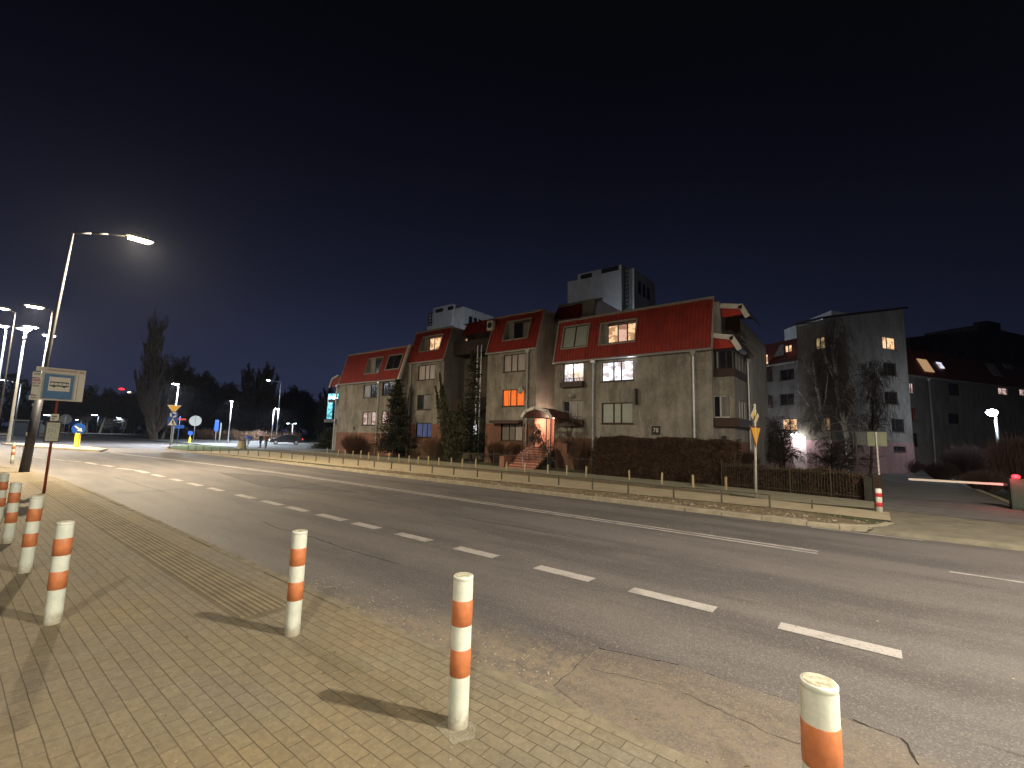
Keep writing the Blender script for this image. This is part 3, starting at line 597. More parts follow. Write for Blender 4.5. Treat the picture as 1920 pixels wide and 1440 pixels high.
for p in (pts[0], pts[-1]):
    for y in (23.25, 25.9): ps.tube((p.x+(.1 if p is pts[0] else -.1), y, -.1), (p.x+(.1 if p is pts[0] else -.1), y, p.z), .035, n=6)
ps.path([(pts[0].x+.1, 23.25, pts[0].z-.05), (pts[-1].x-.1, 23.25, pts[-1].z-.05)], .035, 6); part('canopy_post', ps, DARKM, co_)
hr = MB(); a, b = FY(980, 849, 22.7), FY(999, 836, 25.0); hr.path([a, b], .03, 6)
for t_ in (0, .5, 1): p = a.lerp(b, t_); hr.tube((p.x, p.y, p.z-.85), p, .018, n=6)
part('handrail', hr, GALV, ab)
ld = MB().box(-17.85, 27.2, zc+.12, -17.45, 27.6, zc+.2); lo = part('porch_lamp', ld, EPORCH, ab)
light('porch_light', 'POINT', (-17.65+24, 26.9-25.3, zc-.15), 150, (1, .70, .50), ab, .12)
part('window_hood', MB().box(FY(926, 793, YB).x, YB-.55, FY(926, 793, YB).z-.05, FY(981, 788, YB).x, YB-.005, FY(926, 790, YB).z+.06), mat('hood_sheet', (.07, .03, .025), .7), ab)
# ---- right end: corner bay with enclosed balconies, loggia and two gambrel fascias
XE = FY(1377, 740, 25.6).x; YS = XE/(FY(1401, 740, 25.6).x/25.6); YE_ = YS+1.6
def zY(px, py, Y=25.6): return FY(px, py, Y).z
z_lo, z_b2, z_b2t, z_w2b, z_w2t, z_b3, z_b3t, z_top = 0, zY(1355, 800), zY(1355, 784), zY(1353, 783), zY(1353, 741), zY(1355, 706), zY(1355, 692), zY(1355, 655)
bw = MB(); h2 = (FY(1337, 760, 25.6).x, FY(1369.5, 760, 25.6).x, z_w2b, z_w2t)
wallgrid(bw, (0, 25.6, 0), UX, UZ, WO, XA1, XE, ZP, z_b3, [h2]); part('wall', bw, PLA, ab)
bw = MB(); s2 = (25.6+(YS-25.6)*.30, 25.6+(YS-25.6)*.9, z_w2b, z_w2t-.15)
wallgrid(bw, (XE, 0, 0), (0, 1, 0), UZ, (1, 0, 0), 25.6, YS, ZP, z_b3, [s2]); part('wall', bw, PLG, ab)
part('plinth', MB().box(XA1+.01, 25.58, -.1, XE+.02, YS+2.5, ZP), PINK, ab)
window(ab, (0, 25.6, 0), UX, UZ, WO, h2, (.42,), [DGLASS, CURT], PLASTW, False); window(ab, (XE, 0, 0), (0, 1, 0), UZ, (1, 0, 0), s2, (.33, .66), DGLASS, PLASTW, False)
for zb, zt_, d in ((z_b2, z_b2t, .22), (z_b3, z_b3t, .06)):
    part('planter_box', MB().box(XA1+.02, 25.6-d, zb, XE+d, 25.58, zt_).box(XE+.02, 25.58, zb, XE+d, YS, zt_), BROWN, ab)
gz = (XA1+.12, XE-.04, z_b3t, z_top-.05); window(ab, (0, 25.6, 0), UX, UZ, WO, gz, (.22, .62), [CURTP, DGLASS, DGLASS], DARKM, False, depth=.08, name='balcony_glazing')
window(ab, (XE, 0, 0), (0, 1, 0), UZ, (1, 0, 0), (25.66, YS, z_b3t, z_top-.05), (.25, .5, .75), [DGLASS, CURT, DGLASS, CURT], GREYP, False, depth=.08, name='balcony_glazing')
part('floor_slab', MB().box(XA1+.01, 25.62, z_top-.05, XE-.02, YS+1, z_top+.04), BROWN, ab)
def gambrel(Y, pix, red_y, depth):
    pts_ = [FY(x, y, Y) for x, y in pix]; f_ = MB()
    for a, b in zip(pts_[:-1], pts_[1:]):
        fbox(f_, a, (b-a).normalized(), Vector((0, 1, 0)).cross((b-a).normalized())*-1, (0, -1, 0), -.02, -.22, -.01, (b-a).length+.02, .04, .10)
    zb = FY(pix[0][0], red_y, Y).z; r2 = MB(); e = pts_[-1]; m_ = pts_[1]; t_ = (m_.z-zb)/(m_.z-e.z); xr = m_.x+(e.x-m_.x)*min(1, t_)
    r2.poly([(pts_[0].x, Y+.02, zb), (xr, Y+.02, zb), (m_.x, Y+.02, m_.z-.05), (pts_[0].x, Y+.02, pts_[0].z-.05)])
    ro = part('canopy_roof', r2, mat('canopy_red', (.42, .035, .02), .55, .15, 3), ab); part('fascia', f_, WTRIM, ro)
    rs = MB()
    for a, b in zip(pts_[:-1], pts_[1:]): rs.quad((a.x, Y, a.z+.02), (b.x, Y, b.z+.02), (b.x, Y+depth, b.z+.02), (a.x, Y+depth, a.z+.02))
    part('roof_sheet', rs, mat('dark_soffit', (.06, .045, .04), .8, .2, 3), ro)
gambrel(25.45, [(1335, 626), (1375, 630), (1390, 653)], 655, YS-25.4)
part('corner_column', MB().box(FY(1338, 600, 25.7).x, 25.65, zY(1343, 625), FY(1350, 600, 25.7).x, 25.95, zY(1343, 565)), PLG, ab)
gambrel(25.75, [(1352, 571), (1392, 572), (1405, 592)], 595, 3.6)
zl1 = zY(1370, 633); part('loggia_floor', MB().box(XA1+.02, 25.9, zl1-.1, XE-.15, YS+1.5, zl1), BROWN, ab)
part('balcony', MB().box(FY(1352, 625, 26).x, 26.0, zl1, XE-.18, 26.05, zl1+.5).box(XE-.2, 26.05, zl1, XE-.15, YS+1, zl1+.5), mat('balcony_panel', (.05, .035, .03)), ab)
part('loggia_back', MB().box(XA1+.02, YS-.2, zl1, XE-.2, YS-.15, zl1+1.9), mat('loggia_boards', (.10, .06, .03), .9, .2, 3), ab)
part('side_wall', MB().poly([(XE+.25, YS, -.1), (XE+.25, YS+5, -.1), (XE+.25, YS+5, z_top+1.5), (XE+.25, YS, z_top-.1)]).quad((XE, YS, -.1), (XE+.25, YS, -.1), (XE+.25, YS, z_top-.1), (XE, YS, z_top-.1)).quad((XE+.25, YS, z_top-.1), (XE+.25, YS+5, z_top+1.5), (XA1, YS+5, z_top+3.4), (XA1, YS, z_top+3)), PLG, ab)
downpipe(ab, FY(1404, 740, YS-.1).x, YS-.12, z_top-.3)
part('wall_vent', MB().box(FY(1358, 825, 25.58).x-.1, 25.5, ZP+.02, FY(1358, 825, 25.58).x+.1, 25.578, ZP+.3), DARKM, ab)
# ---- left end: bay with balconies glowing teal
YL = 27.4; lx = lambda px, py, Y=YL: FY(px, py, Y).x; lz = lambda px, py, Y=YL: FY(px, py, Y).z
part('wall', MB().box(lx(617, 800), YL+.5, -.1, XD0-.02, 31, lz(622, 788)), PLA, ab)
part('wall', MB().box(lx(622, 760), YL+.5, lz(622, 788)-.02, XD0-.02, 31, lz(625, 715)), PLG, ab)
part('balcony_glow', MB().box(lx(611, 760), YL+.2, lz(614, 785), lx(619, 760), YL+.3, lz(614, 738)).box(lx(619, 745), YL+.2, lz(622, 749), lx(630, 745), YL+.3, lz(622, 738)), TEAL, ab)  # teal light on the balcony, put in as glowing boxes
part('balcony', MB().box(lx(612, 790), YL-.3, lz(616, 792), XD0-.05, YL-.2, lz(616, 786)).box(lx(620, 750), YL-.3, lz(625, 755), XD0-.05, YL-.2, lz(625, 749)), BROWN, ab)
part('canopy_roof', MB().poly([(lx(620, 725), YL, lz(620, 726)), (XD0, YL, lz(620, 726)), (XD0, YL, lz(633, 704)), (lx(626, 709), YL, lz(626, 709))]), RED, ab)
part('fascia', MB().path([(lx(619, 727), YL-.1, lz(619, 727)), (lx(624, 711), YL-.1, lz(624, 711)), (lx(635, 704), YL-.1, lz(635, 704))], .10, 5), WTRIM, ab)

# ------------------------------------------------------------------ white tower blocks behind
def tower(pl, pr, pside, ytop, Y, label, steps, louv, ladder, side_wins):
    X0 = FY(pl, ytop, Y).x; X1 = FY(pr, ytop, Y).x; Yb = X1/(FY(pside, ytop+30, Y).x/Y)
    t_ = thing('tower_block', ((X0+X1)/2, Y, 0), label, 'building', 'white tower blocks behind the red roofs')
    zt = FY(pr-2, ytop, Y).z; wl = MB(); wl.box(X0, Y, -.1, X1, Yb, zt)
    for (a, b, yy, dy) in steps: wl.box(FY(a, yy, Y).x, Y-dy, -.1, FY(b, yy, Y).x, Yb-1, FY((a+b)/2, yy, Y).z)
    part('wall', wl, PLW, t_)
    for a, b, yy, dy in louv:
        p0, p1 = FY(a, yy, Y-dy), FY(b, yy, Y-dy); part('louvre', MB().box(p0.x, Y-dy-.06, p0.z-.45, p1.x, Y-dy-.01, p0.z+.25), DARKM, t_)
    ld_ = MB(); a, b, y0, y1, dy = ladder; xa, xb = FY(a, y0, Y-dy).x, FY(b, y0, Y-dy).x; za, zb = FY(a, y1, Y).z, FY(a, y0, Y).z
    ld_.box(xa, Y-dy-.3, za, xa+.12, Y-dy-.2, zb).box(xb-.12, Y-dy-.3, za, xb, Y-dy-.2, zb); z = za
    while z < zb: ld_.box(xa+.12, Y-dy-.28, z, xb-.12, Y-dy-.2, z+.14); z += .62
    part('ladder', ld_, DARKM, t_)
    for i in range(side_wins):
        y = Y+(Yb-Y)*(.18+.62*i/side_wins); h = (y, y+(Yb-Y)*.11)
        f_ = MB().box(X1-.02, h[0], zt-3.4, X1+.04, h[1], zt-1.5); part('window', f_, DGLASS, t_)
    return t_
tower(1066, 1189, 1228, 503, 60, 'tall white tower block with roof ladder behind the middle of the red roof', [(1086, 1168, 507, .5), (1066, 1086, 527, .25)], [(1089, 1110, 519, .5), (1128, 1160, 508, .5)], (1172, 1181, 508, 600, .0), 3)
tower(803, 869, 925, 575, 60, 'smaller white tower block rising behind the left half of the roofs', [(816, 852, 575, .5)], [(817, 831, 583, .5), (840, 850, 578, .5)], (805, 812, 588, 612, .0), 4)

# ------------------------------------------------------------------ rotated housing block on the right
u = Vector((.506, .862, 0)); a_ = Vector((-.862, .506, 0)); nb_ = Vector((.862, -.506, 0)); na_ = Vector((-.506, -.862, 0))
EP = G(1562, 889); EP.z = 0
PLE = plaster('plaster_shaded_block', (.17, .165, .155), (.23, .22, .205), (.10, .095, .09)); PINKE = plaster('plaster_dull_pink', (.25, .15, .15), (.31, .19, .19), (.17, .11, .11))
eb = thing('corner_building', EP, 'dark grey apartment block with pink base standing behind the bare birch', 'building')
def onb(x, y, P=EP): q = FP(x, y, P, nb_); return ((q-P).dot(u), q.z)
def ona(x, y, P=EP): q = FP(x, y, P, na_); return ((q-P).dot(a_), q.z)
aL = ona(1416, 700)[0]; aM = ona(1495, 660)[0]; bR = onb(1703, 700)[0]; zR = onb(1699, 580)[1]; zL = onb(1562, 601)[1]; ZPE = onb(1640, 828)[1]
def rectb(xl, xr, yt, yb): p = onb(xl, (yt+yb)/2); q = onb(xr, (yt+yb)/2); return (p[0], q[0], onb((xl+xr)/2, yb)[1], onb((xl+xr)/2, yt)[1])
def recta(xl, xr, yt, yb): p = ona(xl, (yt+yb)/2); q = ona(xr, (yt+yb)/2); return (min(p[0], q[0]), max(p[0], q[0]), ona((xl+xr)/2, yb)[1], ona((xl+xr)/2, yt)[1])
hb = [rectb(1655, 1680, 632, 655), rectb(1657, 1680, 680, 704), rectb(1660, 1683, 734, 758), rectb(1672, 1695, 785, 810), rectb(1675, 1698, 837, 847)]
gb = [WLIT, DGLASS, DGLASS, DGLASS, DGLASS]
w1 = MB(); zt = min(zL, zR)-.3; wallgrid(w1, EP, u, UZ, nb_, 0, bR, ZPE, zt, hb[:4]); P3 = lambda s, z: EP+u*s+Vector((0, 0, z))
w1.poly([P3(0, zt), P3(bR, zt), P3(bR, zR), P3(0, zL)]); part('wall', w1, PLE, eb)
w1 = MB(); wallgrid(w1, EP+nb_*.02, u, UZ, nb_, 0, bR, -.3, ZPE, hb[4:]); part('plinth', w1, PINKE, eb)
w1 = MB(); Q = EP+u*bR; w1.poly([Q, Q-nb_*aM, Q-nb_*aM+Vector((0, 0, zR)), Q+Vector((0, 0, zR))]); w1.poly([P3(0, zL+.02), P3(bR, zR+.02), P3(bR, zR)-nb_*aM, P3(0, zL)-nb_*aM]); part('side_wall', w1, PLE, eb)
part('roof_edge', MB().prism([P3(-.1, zL), P3(bR+.2, zR), P3(bR+.2, zR+.16), P3(-.1, zL+.16)], nb_*.25), DARKM, eb)
for h, g_ in zip(hb, gb): window(eb, EP, u, UZ, nb_, h, (.38,), g_, None, True)
aL = ona(1416, 700)[0]; aM = ona(1495, 660)[0]
ha = [recta(1528, 1546, 632, 655), recta(1530, 1548, 682, 702), recta(1538, 1556, 783, 807), recta(1462, 1489, 738, 759), recta(1466, 1494, 785, 807), recta(1424, 1446, 742, 764), recta(1424, 1446, 792, 812), recta(1462, 1489, 692, 712), recta(1530, 1548, 735, 756)]
ga = [YELIT, DGLASS, DIMW, DGLASS, WLIT, DGLASS, DGLASS, DGLASS, DGLASS]
ZEE = ona(1493, 678)[1]; w1 = MB(); PLD = plaster('plaster_brown', (.13, .11, .085), (.18, .155, .12), (.08, .07, .05))
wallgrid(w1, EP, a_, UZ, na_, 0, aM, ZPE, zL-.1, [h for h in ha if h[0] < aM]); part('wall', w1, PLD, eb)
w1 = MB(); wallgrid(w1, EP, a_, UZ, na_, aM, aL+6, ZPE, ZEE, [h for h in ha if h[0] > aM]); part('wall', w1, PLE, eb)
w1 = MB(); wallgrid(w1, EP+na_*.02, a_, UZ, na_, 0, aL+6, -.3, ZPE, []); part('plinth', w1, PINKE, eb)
for h, g_ in zip(ha, ga): window(eb, EP, a_, UZ, na_, h, (.5,), g_, None, True)
PA = lambda s, z, d=0: EP+a_*s+Vector((0, 0, z))-na_*d
zrE = ona(1497, 628)[1]
mb = MB().quad(PA(aM, ZEE, -.2), PA(aL+6, ZEE, -.2), PA(aL+6, zrE, .9), PA(aM, zrE, .9)).quad(PA(aM, zrE, .9), PA(aL+6, zrE, .9), PA(aL+6, zrE, 10), PA(aM, zrE, 10)); ro = part('roof', mb, mat('dark_red_roof', (.12, .018, .012), .7, .2, 2), eb)
part('gutter', MB().path([PA(aM, ZEE-.05, -.28), PA(aL+6, ZEE-.05, -.28)], .08, 6), TRIM, ro)
part('wall', MB().quad(PA(aM, zrE, .01), PA(aM, zL, .01), PA(aM, zL, 10), PA(aM, zrE, 10)).quad(PA(aM, ZEE, 0), PA(aM, zrE, 0), PA(aM, zrE, 1), PA(aM, ZEE, 1)), PLD, eb)
for (xl, xr, yt, yb), g_ in (((1428, 1443, 665, 685), WLIT), ((1474, 1488, 647, 661), WLIT)):
    h = recta(xl, xr, yt, yb); window(eb, EP+na_*.22, a_, UZ, na_, h, (.5,), g_, None, False, name='dormer_window')
    part('dormer', MB().poly([PA(h[1]+.9, h[2]-.2, -.28), PA(h[1], h[2]-.2, -.28), PA(h[1], h[3]+.1, -.25), PA(h[1]+.3, h[3]+.1, -.25)]), PLE, eb)
part('roof_edge', MB().prism([PA(0, zL), PA(aM, zL), PA(aM, zL+.16), PA(0, zL+.16)], na_*.25), DARKM, eb)
for yy in (716, 764, 812):
    z = ona(1440, yy)[1]; s0, s1 = ona(1449, yy)[0], aL+2
    part('balcony', MB().prism([PA(s0, z, 0), PA(s1, z, 0), PA(s1, z+.9, 0), PA(s0, z+.9, 0)], na_*1.0), mat('balcony_panel', (.05, .035, .03)), eb)
# bright doorway in the pink base
s0, s1 = ona(1513, 850)[0], ona(1488, 850)[0]
part('entrance', MB().quad(PA(s0, -.1, -.04), PA(s1, -.1, -.04), PA(s1, 2.6, -.04), PA(s0, 2.6, -.04)), mat('entrance_paint', (.50, .38, .38), .8), eb)
q = PA((s0+s1)/2, ona(1499, 818)[1]+.15, -.5); part('entrance_lamp', MB().tube(q-Vector((0, 0, .08)), q+Vector((0, 0, .08)), .28, .16, 12), EDOOR, eb)
light('entrance_light', 'POINT', q-EP-Vector((0, 0, .35)), 130, (.95, .97, 1), eb, .15)
# roof block behind it
rb_ = thing('roof_block', EP+a_*8-na_*14, 'pale block with flat roof rising behind the dark grey apartment block', 'building')
q0 = FP(1470, 610, EP-na_*14, na_); q1 = FP(1560, 610, EP-na_*14, na_); zt_ = FP(1515, 584, EP-na_*14, na_).z; w1 = MB()
w1.prism([Vector((q0.x, q0.y, 0)), Vector((q1.x, q1.y, 0)), Vector((q1.x, q1.y, zt_-.5)), Vector((q0.x, q0.y, zt_-1.4))], -na_*8); part('wall', w1, PLW, rb_)
# far block, set back to the right
FP0 = EP+u*(bR-1)-nb_*3.5
fb = thing('far_building', FP0, 'far dark apartment block with red roof and sloping dormers at the right edge', 'building')
def onf(x, y): q = FP(x, y, FP0, nb_); return ((q-FP0).dot(u), q.z)
def rectf(xl, xr, yt, yb): return (onf(xl, (yt+yb)/2)[0], onf(xr, (yt+yb)/2)[0], onf((xl+xr)/2, yb)[1], onf((xl+xr)/2, yt)[1])
ZEF = onf(1720, 706)[1]; ZRF = onf(1720, 655)[1]+.3; FL = onf(1990, 730)[0]
hf = [rectf(1705, 1714, 718, 738), rectf(1779, 1800, 719, 742), rectf(1872, 1890, 727, 740), rectf(1711, 1722, 812, 838), rectf(1708, 1718, 765, 790), rectf(1779, 1800, 775, 795), rectf(1912, 1930, 730, 742)]
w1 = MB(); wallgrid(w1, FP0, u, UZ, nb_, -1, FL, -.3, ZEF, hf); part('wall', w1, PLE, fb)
for h, g_ in zip(hf, (PALELIT, DGLASS, PALELIT, DGLASS, mat('red_curtain', (.4, .08, .04), .6), DGLASS, PALELIT)): window(fb, FP0, u, UZ, nb_, h, (.5,), g_, None, False)
P4 = lambda s, z, d=0: FP0+u*s+Vector((0, 0, z))-nb_*d
ro = part('roof', MB().quad(P4(-1, ZEF, -.2), P4(FL, ZEF, -.2), P4(FL, ZRF, 1.1), P4(-1, ZRF, 1.1)).quad(P4(-1, ZRF, 1.1), P4(FL, ZRF, 1.1), P4(FL, ZRF, 12), P4(-1, ZRF, 12)), mat('dark_red_roof', (.12, .018, .012)), fb)
part('gutter', MB().path([P4(-1, ZEF-.05, -.3), P4(FL, ZEF-.05, -.3)], .09, 6), TRIM, ro)
for (xl, xr, yt, yb), g_ in (((1733, 1750, 672, 697), mat('dormer_lit_cheek', (.3, .2, .12), .8, emit=(.75, .45, .24), estr=.55)), ((1768, 1776, 678, 690), COLD), ((1868, 1884, 680, 705), CURTP), ((1903, 1918, 680, 690), CURTP)):
    h = rectf(xl, xr, yt, yb); V_ = Vector((0, 0, ZRF-ZEF))-nb_*1.3; V_.normalize(); o_ = P4(0, ZEF, -.25); s = 1/V_.z
    mb = MB(); b0, b1 = (h[2]-ZEF)*s, (h[3]-ZEF)*s; fbox(mb, o_, u, V_, nb_, h[0], b0, .02, h[1], b1, .10); part('dormer_window', mb, g_, fb)
downpipe(fb, (FP0+u*onf(1745, 800)[0]+nb_*.15).x, (FP0+u*onf(1745, 800)[0]+nb_*.15).y, ZEF-.4, r_=.07)
rk = thing('roof_block', FP0-nb_*16+u*8, 'dark flat-roofed block with a row of windows behind the far red roof', 'building')
q0 = FP(1705, 640, FP0-nb_*16, nb_); q1 = FP(1835, 640, FP0-nb_*16, nb_); za, zb = FP(1712, 628, FP0-nb_*16, nb_).z, FP(1797, 612, FP0-nb_*16, nb_).z
part('wall', MB().prism([Vector((q0.x, q0.y, 0)), Vector((q1.x, q1.y, 0)), Vector((q1.x, q1.y, zb)), Vector((q0.x, q0.y, za-.5))], -nb_*8), PLE, rk)
dd = (q1-q0).normalized()
for i in range(4): c_ = q0.lerp(q1, .3+.15*i); part('window', MB().prism([Vector((c_.x, c_.y, za-2.6)), Vector((c_.x, c_.y, za-2.6))+dd*1.1, Vector((c_.x, c_.y, za-1.2))+dd*1.1, Vector((c_.x, c_.y, za-1.2))], nb_*.05), DGLASS, rk)
rk = thing('roof_block', FP0-nb_*20+u*20, 'dark rooftop block with a small flat cap at the far right edge', 'building')
q0 = FP(1835, 640, FP0-nb_*20, nb_); q1 = FP(1935, 640, FP0-nb_*20, nb_); zb = FP(1865, 604, FP0-nb_*20, nb_).z
part('wall', MB().prism([Vector((q0.x, q0.y, 0)), Vector((q1.x, q1.y, 0)), Vector((q1.x, q1.y, zb-1.5)), Vector((q0.x, q0.y, zb-1.2))], -nb_*8), PLE, rk)
c_ = q0.lerp(q1, .18); e_ = q0.lerp(q1, .42); part('roof_cap', MB().prism([Vector((c_.x, c_.y, zb-1.3)), Vector((e_.x, e_.y, zb-1.3)), Vector((e_.x, e_.y, zb)), Vector((c_.x, c_.y, zb))], -nb_*2), DARKM, rk)
# ------------------------------------------------------------------ bollards
def rayX(px, py, X): v = _ray(px, py); return Vector(v*(X/v[0]) + np.array([0, 0, CH]))
def bollard_paint():
    m, t, b, v = basemat('bollard_white'); sx = N(t, 'ShaderNodeSeparateXYZ'); t.links.new(v, sx.inputs[0])
    col = mixc(t, ramp2(t, noise(t, v, 6, 6, .7), .35, .65), (.52, .56, .49), (.64, .66, .59))
    col = mixc(t, mth(t, 'MULTIPLY', ramp2(t, noise(t, scaled(t, v, (1, 1, .35)), 22, 5, .8), .60, .70), .55), col, (.25, .21, .15))
    z = mth(t, 'ADD', sx.outputs['Z'], mth(t, 'MULTIPLY', noise(t, v, 14, 5, .8), .22))
    col = mixc(t, ramp2(t, z, .12, .24, .75, 0), col, (.27, .225, .155)); t.links.new(col, b.inputs['Base Color']); b.inputs['Roughness'].default_value = .45
    add_bump(t, b, noise(t, v, 35, 4, .7), .15, .01); return m
bol = thing('bollard', (-2.26, 2.36, 0), 'white bollard with two orange bands standing in a concrete footing, nearest the kerb patch', 'bollard', 'orange and white bollards on the near pavement')
H = .955; R_ = .068
MB().lathe([(R_, -.1), (R_, .004), (R_, H-.035), (R_*.985, H-.03), (R_*.985, H-.022), (R_, H-.02), (R_, H-.006), (R_*.93, H)], 32).build('post', bollard_paint(), bol, True)
MB().lathe([(R_*.93, H-.002), (R_*.8, H+.004), (R_*.3, H+.006)], 32).build('cap', mat('bollard_cap', (.22, .19, .12), .8, scale=30, col2=(.56, .53, .42), bump=.6), bol)
for a, b in ((.335, .512), (.668, .838)): MB().lathe([(R_+.0005, H*a), (R_+.0022, H*a+.002), (R_+.0022, H*b-.002), (R_+.0005, H*b)], 32).build('orange_band', ORANGEP, bol, True)
BL = [((-4.41, 2.30), 'white bollard with two orange bands, second from the right in the kerbside row'), ((-.235, 2.36), 'orange banded bollard cut off by the bottom edge at the right, dirty top'),
      ((-6.33, .90), 'nearest orange banded bollard of the left cluster, left of the tactile strip'), ((-8.73, .91), 'orange banded bollard second back in the left cluster, below the bus stop post'),
      ((-11.03, .91), 'orange banded bollard third back in the left cluster, touching the left edge'), ((-13.3, .92), 'orange banded bollard farthest back in the left cluster, mostly hidden behind the others'),
      ((-35.2, 2.62), 'small distant orange banded bollard by the bend left of the lamp post'), ((-36.2, 1.75), 'small distant orange banded bollard at the very left edge beyond the lamp post')]
for i, ((x, y), lb) in enumerate(BL): dup(bol, (x, y, 0), lb, rz=random.uniform(0, 6), tilt=(random.uniform(-.018, .018), random.uniform(-.018, .018)), scale=(1.0, 1.0, 1.0+random.uniform(-.012, .012)))
fo = MB().poly([(-2.37, 2.25, .003), (-2.14, 2.20, .003), (-2.08, 2.33, .003), (-2.17, 2.44, .003), (-2.34, 2.44, .003)]); struct('concrete_footing', fo, mat('footing', (.20, .178, .13), .95, .3, 9, .8, 60))
rw = thing('bollard', G(1650, 962), 'slim white bollard with red bands at the driveway corner across the road', 'bollard'); h_ = FY(1648, 916, G(1650, 962).y).z
MB().lathe([(.075, -.05), (.075, h_-.02), (.06, h_)], 20).build('post', WHITEP, rw, True)
for a, b in ((.26, .44), (.66, .82)): MB().lathe([(.0755, h_*a), (.078, h_*a+.003), (.078, h_*b-.003), (.0755, h_*b)], 20).build('red_band', REDP, rw, True)

# ------------------------------------------------------------------ street lamps
def lampglow(parent, loc, power, col, size=.5):
    l = bpy.data.lights.new('lamp_light', 'AREA'); l.shape = 'DISK'; l.size = size; l.energy = power*LAMP; l.color = col
    o = bpy.data.objects.new('lamp_light', l); COL.objects.link(o); o.parent = parent; o.location = loc; return o
def street_lamp(base, head, label, glass, power, col, top=None, r0=.09, r1=.045, polem=GALV, head2=None, sleeve=0, hs=1.0, group='street lamps along the road', point=0, stickers=False, globe=False):
    base = Vector(base); head = Vector(head); t_ = thing('street_lamp', base, label, 'street lamp', group)
    h = head-base; tp = Vector(top)-base if top else Vector((0, 0, h.z-.25))
    MB().tube((0, 0, 0), tp, r0, r1, 12).build('pole', polem, t_, True)
    if sleeve: e = tp*(sleeve/tp.z); MB().tube((0, 0, 0), e, r0*1.75, r0*1.5, 16).build('pole_sleeve', DKPOST, t_, True)
    if stickers:
        for z, w_ in ((1.0, .10), (1.55, .09), (2.75, .07), (3.2, .06), (3.6, .08)):
            e = tp*(z/tp.z); MB().box(e.x+.02, e.y-r0*1.78-.012, z-w_, e.x+.12, e.y-r0*1.78+.02, z+w_*.4).build('sticker', SIGNW, t_)
    if globe: MB().lathe([(.06, -.26), (.22, -.16), (.30, 0), (.22, .14), (.04, .2)], 16, h).build('lamp_globe', glass, t_, True)
    for hh in [] if globe else [h]+([Vector(head2)-base] if head2 else []):
        d = Vector((hh.x-tp.x, hh.y-tp.y, 0)); L = d.length
        if L < .05: d = Vector((0, 1, 0))
        else: d.normalize()
        if L > .05:
            pts_ = [tp+d*L*s+Vector((0, 0, (hh.z-tp.z)*math.sin(s*PI/2))) for s in (0, .25, .5, .75, .9)]; MB().path(pts_, r1, 8, r1*.7).build('arm', polem, t_, True)
        hb_ = MB(); c_ = hh; p = d.cross(Vector((0, 0, 1))); w_ = .17*hs; l_ = .42*hs
        fbox(hb_, c_, d, p, (0, 0, 1), -l_, -w_, .0, l_, w_, .05*hs); fbox(hb_, c_, d, p, (0, 0, 1), -l_*.8, -w_*.7, .05*hs, l_*.6, w_*.7, .13*hs); ho = hb_.build('lamp_head', GREYP, t_)
        gb_ = MB(); fbox(gb_, c_, d, p, (0, 0, 1), -l_*.75, -w_*.8, -.05*hs, l_*.75, w_*.8, -.002); gb_.build('lamp_glass', glass, ho)
        if power: lampglow(t_, c_-Vector((0, 0, .08*hs)), power, col, .4*hs)
    if point: light('lamp_light', 'POINT', h-Vector((0, 0, .5 if globe else .1)), point, col, t_, .15)
    return t_
CW = (1.0, .82, .56); CN = (1.0, .90, .73); CB = (.78, .88, 1.0)
b0 = Vector((-27.04, 2.39, 0)); v_ = _ray(262, 449); hd = Vector(v_*(-27.0/v_[0])+np.array([0, 0, CH])); v_ = _ray(137, 437); tp0 = Vector(v_*(-27.04/v_[0])+np.array([0, 0, CH]))
street_lamp(b0, hd, 'tall street lamp with big warm light beside the bus stop sign', EWARM, 5000, CW, top=tp0, r0=.09, r1=.042, sleeve=3.3, stickers=True, hs=1.25, polem=mat('dim_pole', (.045, .045, .048), .6, .15, 6))
street_lamp((8.2, 1.6, 0), (8.0, 6.3, 11.2), 'tall roadside street lamp out of frame to the right of the camera', EWARM, 4300, CN, hs=1.1)
street_lamp((4.6, 1.7, 0), (4.3, 2.5, 4.9), 'low pavement lamp out of frame to the right of the camera', EWARM, 420, CN, r0=.06, r1=.04, hs=.7)
street_lamp((5, -8.6, 0), (5, -6.6, 9.8), 'fill lamp added out of view behind the photographer', EWARM, 1900, CN)  # added lamp, lifts the near pavement
street_lamp((36, 2.2, 0), (36, 5.2, 10.8), 'fill lamp added out of view farther along the road to the right', EWARM, 2600, CW)  # unseen lamp, added for more brightness from the right
def lampX(px, py, X): return rayX(px, py, X)
for (hx, hy, X, tx, lb, g_, pw, c_, h2) in (
    (65, 575, -52, 99, 'second warm street lamp seen left of the tall pole', EFARW, 4200, CW, None), (2, 578, -60, 30, 'warm street lamp at the very left edge of the picture', EFARW, 1500, CW, None),
    (45, 617, -66, 45, 'pale mast with two white lamp heads spread like a fork', EWHITE, 1500, CB, (58, 613)), (92, 629, -70, 89, 'white lamp on silver pole just behind the bus stop sign', EWHITE, 1500, CB, None),
    (3, 712, -120, 40, 'low hooked street lamp with white light at the left edge', EWHITE, 900, CB, None), (4, 611, -74, 12, 'white lamp cut by the left edge of the picture', EWHITE, 600, CB, None)):
    hp = lampX(hx, hy, X); tp_ = lampX(tx, hy+(8 if h2 is None else 22), X); tp_.z = min(tp_.z, hp.z+.1)
    street_lamp((tp_.x, tp_.y, 0), hp, lb, g_, pw, c_, top=tp_, r0=(.08 if c_ is CW else .14), r1=(.05 if c_ is CW else .08), polem=(DARKM if c_ is CW else GREYP), head2=(lampX(h2[0], h2[1], X) if h2 else None), hs=1.4)
